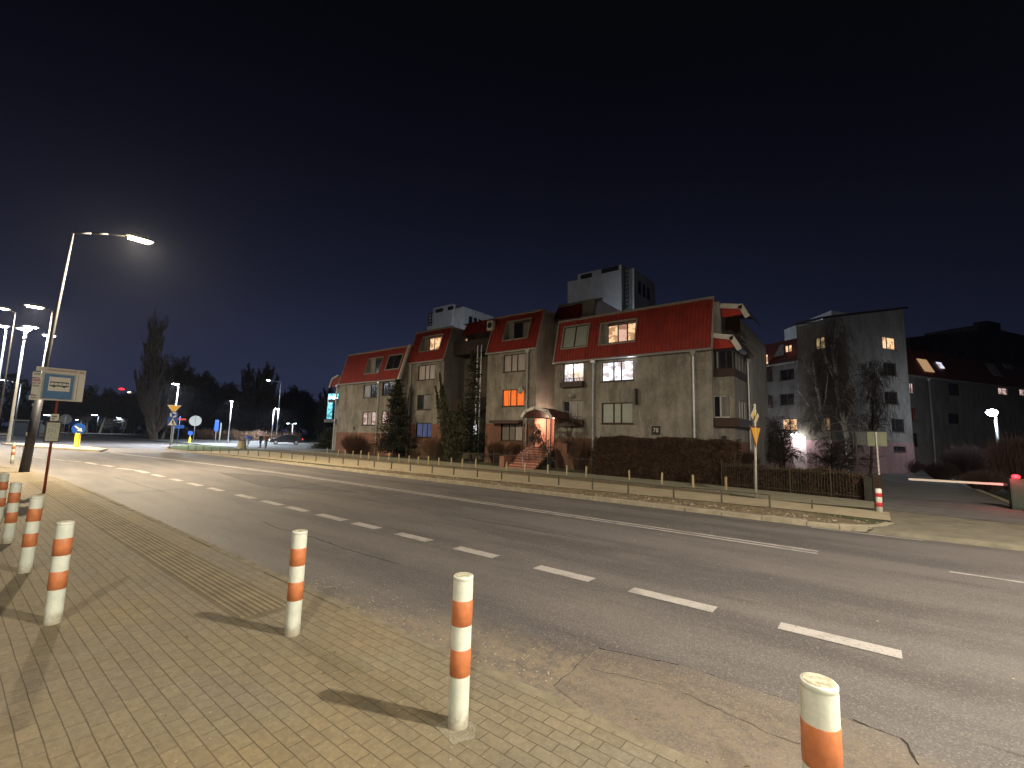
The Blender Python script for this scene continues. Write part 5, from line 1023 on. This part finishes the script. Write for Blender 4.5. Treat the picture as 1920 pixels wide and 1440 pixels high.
def hedge(name, p0, p1, th, h, label, seed, n, m=HEDGE, leaf=.05, topn=.05, rnd=.25):
    random.seed(seed); p0, p1 = Vector(p0), Vector(p1); L = (p1-p0).length; d = (p1-p0)/L; nn = Vector((-d.y, d.x, 0)); t_ = thing(name, p0, label, 'hedge')
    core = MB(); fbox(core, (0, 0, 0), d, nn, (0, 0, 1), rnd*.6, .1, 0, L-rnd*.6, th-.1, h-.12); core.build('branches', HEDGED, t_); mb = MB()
    for i in range(n):
        q = random.random(); s = random.random()*L; b = random.random()*th; z = random.random()*h
        edge = min(s, L-s); hz = h-(max(0, rnd*2-edge)/(rnd*2))**2*rnd*1.6+.05*math.sin(s*2.1+seed)+.03*math.sin(s*5.3)
        if q < .58: b = -.0+random.uniform(-.05, .14); z *= hz/h
        elif q < .85: z = hz+random.uniform(-.12, .04); 
        elif q < .92: b = th-random.uniform(-.05, .12); z *= hz/h
        else: s = random.choice((random.uniform(-.03, .12), L-random.uniform(-.03, .12))); z *= hz/h
        p = d*s+nn*b+Vector((0, 0, z)); a = rv(1).normalized(); c = a.cross(rv(1)).normalized(); l = leaf*random.uniform(.5, 1.4)
        mb.quad(p-a*l-c*l*.5, p+a*l-c*l*.5, p+a*l+c*l*.5, p-a*l+c*l*.5)
        if q < .58 and i % 5 == 0: mb.tube(p-Vector((0, 0, .15)), p+rv(.07)+Vector((0, 0, .15))-nn*.03, .005, .003, 3, False)
    mb.build('foliage', m, t_); return t_
H0 = FY(1113, 870, 22.6).x; H1 = FY(1376, 870, 22.6).x; hz_ = FY(1250, 823, 22.6).z
hedge('clipped_hedge', (H0, 22.6, 0), (H1, 22.6, 0), 1.5, hz_, 'big clipped hedge with dry brown leaves in front of the right end of the building', 5, 46000, leaf=.034)
hedge('clipped_hedge', F1+Vector((0, .22, 0)), F2+Vector((0, .22, 0)), .6, .95, 'low brown hedge behind the barred fence left of the driveway', 6, 12000, leaf=.03)
def at(px, py, Y): return FY(px, py, Y)
def hgt(px, py, Y): return FY(px, py, Y).z
p = at(738, 860, 24.3); spruce((p.x, 24.3, 0), hgt(733, 712, 24.3), 2.0, 'broad dark conifer hiding the left end of the building, with light showing through', 11, dens=1.5, irregular=.45, mt=mat('dark_needles', (.014, .017, .010), .9, scale=2.5, col2=(.035, .036, .022)), droop=-.05)
p = at(850, 862, 24.2); z1 = hgt(823, 703, 24.2); x0 = p.x
flame((x0, 24.2, 0), [(at(824, 720, 24.2).x-x0, 0, z1, .62), (at(812, 740, 24.2).x-x0, .2, z1*.86, .55), (.2, .1, z1*.62, .8), (.9, 0, z1*.5, .7), (-.4, -.2, z1*.55, .8), (.5, .2, z1*.70, .55)], 'olive green flame shaped juniper with two pointed tips before the building', 12, THUJA)
p = at(882, 860, 25.6); spruce((p.x, 25.6, 0), hgt(880, 655, 25.6), 1.65, 'tall thin dark spruce rising past the second storey balconies', 13, dens=1.15, irregular=.45, droop=-.18)
p = G(603, 842); spruce((p.x, p.y+1, 0), rayX(600, 797, p.x).z*.9, 2.6, 'bushy green conifer at the left corner of the apartment building', 14, dens=1.2, irregular=.2)
for i, (xa, xb, yt, Y, lb) in enumerate(((638, 688, 815, 24.3, 'rounded brown clipped shrub at the left corner of the building'), (782, 862, 820, 24.4, 'wide brown twiggy shrub below the flame shaped juniper'), (917, 946, 829, 24.6, 'narrow upright brown shrub, left of a pair before the barred windows'), (946, 984, 829, 24.6, 'upright brown shrub right of its twin, next to the porch stairs'), (1066, 1112, 812, 24.2, 'thin brown shrub around the round basement window'))):
    a, b = at(xa, 850, Y).x, at(xb, 850, Y).x; shrub(((a+b)/2, Y, 0), (b-a)/2, .7, hgt((xa+xb)/2, yt, Y), lb, 20+i, n=650 if i < 4 else 220, m=BUSHM if i != 0 else mat('dark_twigs', (.05, .025, .017), .9, scale=3, col2=(.10, .05, .032)))
# porch tree leaning left with a weeping crown
p = at(1052, 885, 22.9); WEEP = dict(seg=5, wig=.22, up=[.0, -.1, -.7, -1.0], depth=3, kids=[3, 3, 2], spread=[1.0, .8, .6], ratio=[.42, .5, .55], start=.45, rt=.02, rmin=.006)
bare_tree('weeping_tree', (p.x, 22.9, 0), hgt(1005, 800, 22.9)*1.25, .05, WEEP, 'small bare weeping tree bent in front of the lit porch', d=(-.35, 0, .9), seed=4)
CLIMB = dict(seg=8, wig=.5, up=[.0, .0, -.1], depth=2, kids=[2, 2], spread=[.9, .8], ratio=[.35, .5], start=.1, rt=.2, rmin=.008)
p = at(1052, 845, 25.1); bare_tree('climbing_vine', (p.x, 25.15, 1.8), 2.6, .03, CLIMB, 'leafless climbing vine spreading on the wall beside the porch', cat='vine', d=(.9, 0, .35), seed=9)
# birches and pruned trees before the dark block
BI = dict(seg=7, wig=.10, up=[.35, .25, -.5, -1.2], depth=3, kids=[2, 2, 2], spread=[.55, .65, .5], ratio=[.42, .5, .62], start=.3, rt=.035, rmin=.005)
YB_ = 38; p = at(1597, 893, YB_); bare_tree('birch_tree', (p.x, YB_, 0), hgt(1592, 640, YB_), .17, BI, 'large bare birch with pale trunk and hanging twigs before the dark block', bark=BIRCH, twig=BTWIG, seed=3, d=(-.02, 0, 1))
p = at(1575, 893, YB_); bare_tree('birch_tree', (p.x, YB_, 0), hgt(1540, 665, YB_), .13, BI, 'second bare birch with a trunk leaning left of the big one', bark=BIRCH, twig=BTWIG, seed=8, d=(-.30, 0, 1))
p = at(1632, 893, 41); bare_tree('birch_tree', (p.x, 41, 0), hgt(1640, 690, 41), .10, BI, 'slim bare birch right of the big one against the grey gable', bark=BARKL, seed=15, d=(.05, 0, 1))
PR = dict(seg=5, wig=.22, up=[.3, .05, -.25, -.4], depth=3, kids=[3, 2, 2], spread=[1.1, .8, .7], ratio=[.75, .5, .5], start=.25, rt=.03, rmin=.008)
p = at(1468, 893, 33); bare_tree('pruned_tree', (p.x, 33, 0), hgt(1460, 805, 33), .11, PR, 'dome shaped bare tree in front of the bright doorway', seed=21, stems=2)
p = at(1563, 893, 34); bare_tree('pruned_tree', (p.x, 34, 0), hgt(1560, 830, 34), .10, PR, 'low arching bare tree right of the bright doorway', seed=22, stems=2)
p = at(1440, 890, 36); bare_tree('pruned_tree', (p.x, 36, 0), hgt(1440, 760, 36), .10, PR, 'thin bare tree rising beside the yellow triangle sign', seed=25)
# mound and low plants behind the brown fence
mo = MB(); n = 14
for i in range(n):
    for j in range(6):
        def hh(a, b): return .55*math.sin(PI*a/n)*math.sin(PI*b/6)+.03
        P = lambda a, b: (-7.2+a*.5, 24.5+b*1.4, hh(a, b)); mo.quad(P(i, j), P(i+1, j), P(i+1, j+1), P(i, j+1))
struct('garden_mound', mo, EARTH)
for i, (xa, xb, yt, Y, lb) in enumerate(((1380, 1425, 850, 27, 'dark low shrub at the right corner of the building'), (1655, 1740, 862, 47, 'dark sprawling bush below the small pink base window'), (1762, 1868, 836, 44, 'rounded reddish bare bush left of the globe lamp'), (1845, 1960, 822, 33, 'large dark red brown bush at the right edge'), (1730, 1800, 868, 40, 'low dark bush beside the driveway'), (1795, 1900, 885, 31, 'low dark hedge bush behind the boom barrier'))):
    a, b = at(xa, 880, Y).x, at(xb, 880, Y).x; shrub(((a+b)/2, Y, 0), (b-a)/2, (b-a)/2.2, hgt((xa+xb)/2, yt, Y), lb, 40+i, n=700, m=mat('dim_twigs', (.06, .035, .03), .9, scale=2, col2=(.11, .065, .055)), twig=.016)
# background trees on the left
random.seed(2)
POP = dict(seg=9, wig=.06, up=[.5, .55, .6], depth=2, kids=[7, 4], spread=[.62, .5], ratio=[.33, .42], start=.08, rt=.05, rmin=.03)
DOM = dict(seg=6, wig=.16, up=[.4, .15, .05, 0], depth=3, kids=[3, 3, 4], spread=[.8, .7, .7], ratio=[.55, .5, .5], start=.22, rt=.06, rmin=.035)
FT = mat('far_twigs', (.040, .034, .032), 1, .25, .5)
def protos(): pass
def scale_to(t_, px, pyt, X): pass
def far_tree(proto, px, pyt, X, label, base_h, wide=1.0):
    q = rayX(px, pyt, X); s = q.z/base_h; return (q.x, q.y, 0), s
pp = bare_tree('poplar_tree', (-91.7, 21.9, 0), 20, .42, dict(POP, kids=[6, 3], rmin=.018), 'tall hazy bare poplar standing alone left of the lamp posts', twig=mat('hazy_twigs', (.024, .020, .021), 1, .2, .5), bark=BARK, seed=31)
q = rayX(312, 622, -91.7); pp.scale = (1.5, 1.5, q.z/21.0); pp.location = (q.x, q.y, 0)
p2 = bare_tree('poplar_tree', (-140, 60, 0), 20, .35, POP, 'leftmost of the three dark pointed poplars behind the walking people', twig=FT, seed=33, group='dark pointed poplars')
for i, (px_, pyt, lb) in enumerate(((458, 702, None), (491, 701, 'middle one of the three dark pointed poplars'), (515, 700, 'right one of the three dark pointed poplars beside the thin mast'))):
    q = rayX(px_, pyt, -130-i*5); o = p2 if i == 0 else dup(p2, (0, 0, 0), lb, rz=i*2.0); o.location = (q.x, q.y, 0); o.scale = (1.6, 1.6, q.z/21.0)
pb = dup(p2, (0, 0, 0), 'dark pointed poplar directly left of the teal lit balcony', rz=1.1); q = rayX(607, 735, -110); pb.location = (q.x, q.y, 0); pb.scale = (1.3, 1.3, q.z/21.0)
random.seed(5)
dm = bare_tree('bare_tree', (-160, 30, 0), 10, .32, DOM, 'bare dark tree in the row beyond the junction', twig=FT, seed=41, group='dark trees beyond the junction')
dm2 = bare_tree('bare_tree', (-160, 40, 0), 10, .28, DOM, 'bare dark tree in the row beyond the junction', twig=FT, seed=43, group='dark trees beyond the junction')
TL = ['bare dark tree '+s for s in ('left of the distant lamp row', 'behind the keep right beacon', 'right of the keep right beacon', 'below the left of the red warning light', 'just below the red warning light', 'right of the red warning light', 'left of the tall hazy poplar', 'behind the base of the tall hazy poplar', 'right of the bright lamp over the yellow triangle', 'above the round sign back', 'right of the round sign back', 'above the thin marker poles', 'left of the slim bluish lamp', 'right of the slim bluish lamp', 'between the left and middle pointed poplars', 'above the walking pair', 'directly above the parked car', 'above the red tail light', 'left of the green corner conifer', 'behind the green corner conifer', 'at the left edge below the white lamps', 'behind the dark lamp post', 'above the timetable case', 'at the very left edge', 'left of the bright lamp, taller than its neighbours')]
spots = [(125, 752), (150, 742), (172, 735), (196, 742), (218, 748), (240, 750), (262, 745), (282, 735), (350, 705), (368, 716), (388, 722), (408, 730), (428, 740), (446, 735), (472, 738), (500, 745), (530, 748), (548, 740), (566, 744), (586, 750), (30, 760), (60, 755), (95, 752), (7, 765), (340, 690)]
for i, (px_, pyt) in enumerate(spots):
    X = -175-random.uniform(0, 35) if px_ > 120 else -290; q = rayX(px_, pyt, X); src = (dm, dm2)[i % 2]; o = src if i < 2 else dup(src, (0, 0, 0), TL[i], rz=random.uniform(0, 6)); s = q.z/11.5
    o['label'] = TL[i]; o.location = (q.x, q.y, 0); o.scale = (max(1.25, s*1.15), max(1.25, s*1.15), s)
p = G(303, 824); b_ = bare_tree('bare_tree', (p.x, p.y, 0), 8, .28, dict(DOM, rmin=.02), 'slender pale trunked tree leaning right beside the tall poplar', bark=BARKL, twig=FT, seed=47, d=(.05, .25, 1))
# the far-off wood behind everything on the left: one dark mass of twigs
random.seed(9); wd = MB()
for i in range(9000):
    y = random.uniform(-60, 330); X = -300+max(0, y-60)*.35+random.uniform(-14, 14); h = 17+5*math.sin(y*.11)+3*math.sin(y*.37+1); z = random.random()**.8*h; p = Vector((X, y, z)); a = rv(1).normalized(); c = a.cross(rv(1)).normalized(); l = random.uniform(.8, 2.0)
    wd.quad(p-a*l-c*l*.4, p+a*l-c*l*.4, p+a*l+c*l*.4, p-a*l+c*l*.4)
tag(wd.build('distant_wood', BGLEAF), 'dark distant wood closing the view beyond the junction', 'wood', kind='stuff')
hb2 = G(420, 828); bh = MB(); random.seed(12)
for i in range(2600):
    s = random.random(); x = -104+s*26; y = 30+s*9+random.uniform(-.7, .7); p = Vector((x, y, random.uniform(0, 1.5)+.2*math.sin(x))); u_ = Vector((0, 0, 1))+rv(.5); bh.tube(p, p+u_*.5, .02, .008, 3, False)
tag(bh.build('dry_hedge', BUSHM), 'long dry reddish hedge behind the walking people', 'hedge')
# grass tufts, leaf litter and grit
random.seed(21); gr = MB()
for i in range(5200):
    if i < 3600: x = random.uniform(-24, -.8); y = random.gauss(14.6 if x < -6 else 14.9, .45)
    else: x = random.uniform(-30, -4.5); y = random.uniform(18.6, 19.6)-(x+12)*.04
    if y < 13.85 or y > 16.2 and i < 3600: continue
    if random.random() > .5+.5*math.sin(x*2.3+y*3.1): continue
    h = random.uniform(.03, .11); a = random.uniform(0, PI); w_ = .007; dx, dy = math.cos(a)*w_, math.sin(a)*w_; lx, ly = random.uniform(-.04, .04), random.uniform(-.04, .04)
    gr.add([(x-dx, y-dy, .03), (x+dx, y+dy, .03), (x+lx, y+ly, .03+h)], [(0, 1, 2)])
tag(gr.build('dry_grass', mat('dry_grass_blade', (.16, .12, .055), .95, scale=3, col2=(.30, .22, .10))), 'dry grass tufts in the bare verge across the road', 'grass', kind='stuff')
random.seed(22); gt = MB()
def pebble(x, y, z, s):
    n = 5; pts_ = [(x+s*math.cos(2*PI*i/n)*random.uniform(.6, 1.1), y+s*math.sin(2*PI*i/n)*random.uniform(.6, 1.1), z) for i in range(n)]; gt.add(pts_+[(x, y, z+s*.7)], [(i, (i+1) % n, n) for i in range(n)])
for i in range(900):
    x = random.uniform(-6, 2.5); y = 3.12+abs(random.gauss(0, .32)); pebble(x, y, ZR, random.uniform(.003, .011))
for i in range(160): pebble(random.uniform(-6, 1.5), random.uniform(1.0, 3.0), 0, random.uniform(.003, .008))
for i in range(500): pebble(random.uniform(-22, 0), random.gauss(14.5, .4), .028, random.uniform(.01, .05))
for i in range(60): pebble(random.uniform(-14, 3), random.uniform(6, 13), ZR, random.uniform(.008, .022))
tag(gt.build('grit', mat('grit_stone', (.22, .18, .12), .9, scale=30, col2=(.42, .36, .27))), 'loose grit and small stones along the kerbs', 'grit', kind='stuff')

random.seed(31); lv = MB()
for i in range(70):
    x = random.uniform(-12, 1); y = random.choice((random.uniform(.6, 2.9), random.gauss(3.25, .15))); z = .004 if y < 3 else ZR+.004; a = random.uniform(0, PI); s = random.uniform(.010, .026); c, d = math.cos(a)*s, math.sin(a)*s
    lv.add([(x-c, y-d, z), (x+d*.45, y-c*.45, z+.006), (x+c, y+d, z+.003), (x-d*.45, y+c*.45, z+.008)], [(0, 1, 2, 3)])
tag(lv.build('fallen_leaves', mat('dry_leaf', (.10, .06, .03), .9, scale=30, col2=(.24, .16, .07))), 'scattered dry leaves on the near pavement', 'leaves', kind='stuff')

# ------------------------------------------------------------------ parked car
def car(loc, rz, label):
    t_ = thing('parked_car', loc, label, 'car', rz=rz)    # nose towards -X locally
    W = .86; prof = [(-2.15, .35), (-2.2, .55), (-2.1, .72), (-1.2, .92), (-.55, 1.34), (.15, 1.44), (.85, 1.40), (1.55, 1.05), (2.1, .98), (2.2, .72), (2.15, .35)]
    st = []; 
    for (x, z) in prof: st.append((x, z))
    mb = MB(); ys = [-W, -W*.97, 0, W*.97, W]; rows = []
    for k_, yv in enumerate((-1, -.93, .93, 1)):
        row = []
        for (x, z) in prof:
            nar = 1-.24*max(0, z-.92)/.5; zz_ = z-(.05 if abs(yv) == 1 else 0)*(z > .6); row.append((x*(.99 if abs(yv) == 1 else 1), yv*W*nar, zz_))
        rows.append(row)
    vs = [p for r_ in rows for p in r_]; n = len(prof); fs = [(j*n+i, j*n+i+1, (j+1)*n+i+1, (j+1)*n+i) for j in range(3) for i in range(n-1)]
    fs += [tuple(range(n))[::-1], tuple(range(3*n, 4*n)), (0, n, 2*n, 3*n), (n-1, 4*n-1, 3*n-1, 2*n-1)][:2]; mb.add(vs, fs); mb.quad((-2.15, -W, .3), (2.15, -W, .3), (2.15, W, .3), (-2.15, W, .3)); mb.build('body', CARP, t_, False)
    for s in (-1, 1):
        yv = s*(W*.885); MB().poly([(-1.02, s*.845, .95), (-.50, s*.70, 1.30), (.12, s*.685, 1.385), (.12, s*.85, .95)]).build('side_window', DGLASS, t_); MB().poly([(.18, s*.85, .96), (.18, s*.685, 1.385), (.80, s*.70, 1.34), (1.35, s*.84, 1.0)]).build('side_window', DGLASS, t_)
    MB().quad((-1.13, -.70, .965), (-1.13, .70, .965), (-.58, .62, 1.335), (-.58, -.62, 1.335)).build('windscreen', DGLASS, t_); MB().quad((.93, -.62, 1.375), (.93, .62, 1.375), (1.50, .70, 1.09), (1.50, -.70, 1.09)).build('rear_window', DGLASS, t_)
    for x in (-1.35, 1.35):
        for s in (-1, 1):
            wo = MB().tube((x, s*.70, .32), (x, s*.88, .32), .32, n=20).build('wheel', RUBBER, t_); MB().tube((x, s*.879, .32), (x, s*.89, .32), .19, n=12).build('rim', GREYP, wo)
    for s in (-1, 1): MB().box(-2.22, s*.5, .58, -2.12, s*.82, .72).build('headlight', emis('headlight_glass', (.9, .95, 1), 6), t_); MB().box(2.12, s*.5, .74, 2.22, s*.84, .90).build('tail_light', emis('tail_light_glass', (1, .02, .05), 4), t_)
    return t_
cp = rayX(535, 842, -68); a_c = math.radians(66)
car((cp.x, G(535, 842).y*68/abs(G(535, 842).x), .035), a_c+PI*.0, 'dark sedan with red tail light parked beyond the walking people')
# ------------------------------------------------------------------ people
def skin_mesh(name, joints, edges, m, parent, sub=1, root=0):
    me = bpy.data.meshes.new(name); me.from_pydata([j[0] for j in joints], edges, []); o = bpy.data.objects.new(name, me); COL.objects.link(o)
    md = o.modifiers.new('Skin', 'SKIN'); md.use_smooth_shade = True
    if not me.skin_vertices: me.attributes.new if False else None
    sv = me.skin_vertices[0].data
    for i, j in enumerate(joints): rr = j[1] if isinstance(j[1], tuple) else (j[1], j[1]); sv[i].radius = rr; sv[i].use_root = (i == root)
    o.modifiers.new('Sub', 'SUBSURF').levels = sub; o.modifiers['Sub'].render_levels = sub
    dg = bpy.context.evaluated_depsgraph_get(); nm_ = bpy.data.meshes.new_from_object(o.evaluated_get(dg)); o.modifiers.clear(); o.data = nm_; nm_.name = name; bpy.data.meshes.remove(me)
    nm_.materials.clear(); nm_.materials.append(m); nm_.polygons.foreach_set('use_smooth', [True]*len(nm_.polygons)); o.parent = parent; return o
def person(loc, rz, h, jacket, legs, hair, label, stride=.22, arm=.15, phone=False):
    t_ = thing('person', loc, label, 'person', rz=rz); k = h/1.75     # faces -Y locally
    def P(x, y, z): return (x*k, y*k, z*k)
    s = stride; a = arm; hL, hR = P(-.09, 0, .92), P(.09, 0, .92); kL, kR = P(-.10, -s*.5-.02, .50), P(.10, s*.25-.04, .50); fL, fR = P(-.10, -s, .09), P(.10, s, .10)
    el, er = P(-.25, a*.3, 1.14), P(.25, -a*.1, 1.14); wl_, wr_ = (P(-.24, -a, .92), P(.24, a*.6, .90)) if not phone else (P(-.22, -.25, 1.22), P(.24, a*.4, .90))
    J = [(P(0, 0, .96), (.14*k, .10*k)), (P(0, 0, 1.20), (.13*k, .10*k)), (P(0, .01, 1.40), (.15*k, .10*k)), (P(0, 0, 1.50), .055*k), (P(0, -.01, 1.58), (.068*k, .08*k)), (P(0, -.015, 1.68), (.075*k, .09*k)),
         (P(-.18, 0, 1.42), .058*k), (el, .045*k), (wl_, .030*k), (P(.18, 0, 1.42), .058*k), (er, .045*k), (wr_, .030*k),
         (hL, .085*k), (kL, .06*k), (fL, .04*k), (hR, .085*k), (kR, .06*k), (fR, .04*k), ((fL[0], fL[1]-.15*k, .045*k), .035*k), ((fR[0], fR[1]-.15*k, .05*k), .035*k)]
    E_ = [(0, 1), (1, 2), (2, 3), (3, 4), (4, 5), (2, 6), (6, 7), (7, 8), (2, 9), (9, 10), (10, 11), (0, 12), (12, 13), (13, 14), (0, 15), (15, 16), (16, 17), (14, 18), (17, 19)]
    for side, w_ in ((-1, wl_), (1, wr_)):        # palm with four fingers and a thumb
        b = len(J); w_ = Vector(w_); dn = Vector((0, -.3, -1)).normalized() if not (phone and side < 0) else Vector((0, -.7, .6)).normalized(); J.append((tuple(w_+dn*.06*k), (.022*k, .034*k))); E_.append((8 if side < 0 else 11, b))
        for f in range(4): q = w_+dn*.10*k+Vector((0, (f-1.5)*.020*k, 0)); J.append((tuple(q), .009*k)); E_.append((b, len(J)-1)); J.append((tuple(q+dn*(.05, .058, .055, .042)[f]*k+Vector((-side*.012*k, 0, 0))), .007*k)); E_.append((len(J)-2, len(J)-1))
        J.append((tuple(w_+dn*.055*k+Vector((-side*.01, -.045*k, 0))), .010*k)); E_.append((b, len(J)-1))
    body = skin_mesh('body', J, E_, SKIN, t_)
    nf = MB().lathe([(.012*k, -.02*k), (.016*k, 0), (.008*k, .02*k)], 8, P(0, -.105, 1.61)); nf.build('nose', SKIN, body)
    ey = MB()
    for sx in (-1, 1): ey.lathe([(.004*k, -.008*k), (.010*k, 0), (.004*k, .008*k)], 8, P(sx*.03, -.092, 1.645))
    ey.build('eyes', BLACKS, body)
    JJ = [(J[0][0], (.165*k, .125*k)), (J[1][0], (.155*k, .125*k)), (J[2][0], (.175*k, .125*k)), (P(0, .01, 1.475), .08*k), (J[6][0], .075*k), (J[7][0], .06*k), (tuple(Vector(J[8][0]).lerp(Vector(J[7][0]), .12)), .045*k), (J[9][0], .075*k), (J[10][0], .06*k), (tuple(Vector(J[11][0]).lerp(Vector(J[10][0]), .12)), .045*k), (P(0, 0, .80), (.185*k, .145*k))]
    skin_mesh('jacket', JJ, [(0, 1), (1, 2), (2, 3), (2, 4), (4, 5), (5, 6), (2, 7), (7, 8), (8, 9), (0, 10)], jacket, t_)
    LL = [(P(0, 0, .90), (.125*k, .10*k)), (J[12][0], .098*k), (J[13][0], .073*k), (tuple(Vector(J[14][0])+Vector((0, 0, .03))), .06*k), (J[15][0], .098*k), (J[16][0], .073*k), (tuple(Vector(J[17][0])+Vector((0, 0, .03))), .06*k)]
    skin_mesh('trousers', LL, [(0, 1), (1, 2), (2, 3), (0, 4), (4, 5), (5, 6)], legs, t_)
    for a_f, b_f in ((14, 18), (17, 19)): sh = MB(); q = Vector(J[a_f][0]); sh.lathe([(.05*k, 0), (.055*k, .04*k), (.045*k, .09*k)], 10, (q.x, q.y, max(0, q.z-.09*k))).box(q.x-.045*k, q.y-.22*k, max(0, q.z-.09*k), q.x+.045*k, q.y, max(0, q.z-.09*k)+.06*k); sh.build('shoe', BLACKS, t_)
    hr_ = MB().lathe([(.090*k, -.03*k), (.098*k, .02*k), (.088*k, .07*k), (.05*k, .105*k), (.01*k, .115*k)], 14, P(0, .018, 1.665)); hr_.build('hair', hair, t_, True)
    return t_
HAIRD = mat('dark_hair', (.03, .02, .015), .7)
def pat(px, py): p = G(px, py); return (p.x, p.y, .035)
def ph(px, py, top): p = G(px, py); return rayX(px, top, p.x).z-.03
p = G(464, 839); person((p.x, p.y, .035), PI/2, ph(464, 839, 813), mat('blue_jacket', (.02, .12, .50), .7), mat('light_trousers', (.40, .44, .52), .8), HAIRD, 'person in bright blue jacket and light trousers walking beside the litter bin', phone=True)
p = G(488, 840); person((p.x, p.y, .035), -PI/2+.3, ph(489, 840, 813), mat('black_jacket', (.02, .018, .022), .7), mat('dark_trousers', (.03, .04, .07), .8), mat('grey_cap', (.25, .22, .22), .8), 'person in black jacket walking, left one of the close pair')
p = G(498, 841); person((p.x, p.y, .035), -PI/2-.2, ph(498, 841, 813), mat('brown_jacket', (.16, .07, .035), .8), mat('dark_trousers', (.03, .04, .07), .8), HAIRD, 'person in brown jacket walking, right one of the close pair')
# ------------------------------------------------------------------ thin night haze
hz = MB().box(-700, -100, -1.5, 300, 700, 60); ho = hz.build('haze', bpy.data.materials.new('haze_air')); ho['kind'] = 'stuff'; ho['label'] = 'thin night haze in the air'; ho['category'] = 'haze'
hm = ho.data.materials[0]; hm.use_nodes = True; hm.node_tree.nodes.clear(); vo = N(hm.node_tree, 'ShaderNodeVolumePrincipled'); vo.inputs['Density'].default_value = .00013; vo.inputs['Color'].default_value = (.72, .8, 1.0, 1); vo.inputs['Anisotropy'].default_value = .75
oo = N(hm.node_tree, 'ShaderNodeOutputMaterial'); hm.node_tree.links.new(vo.outputs[0], oo.inputs['Volume'])
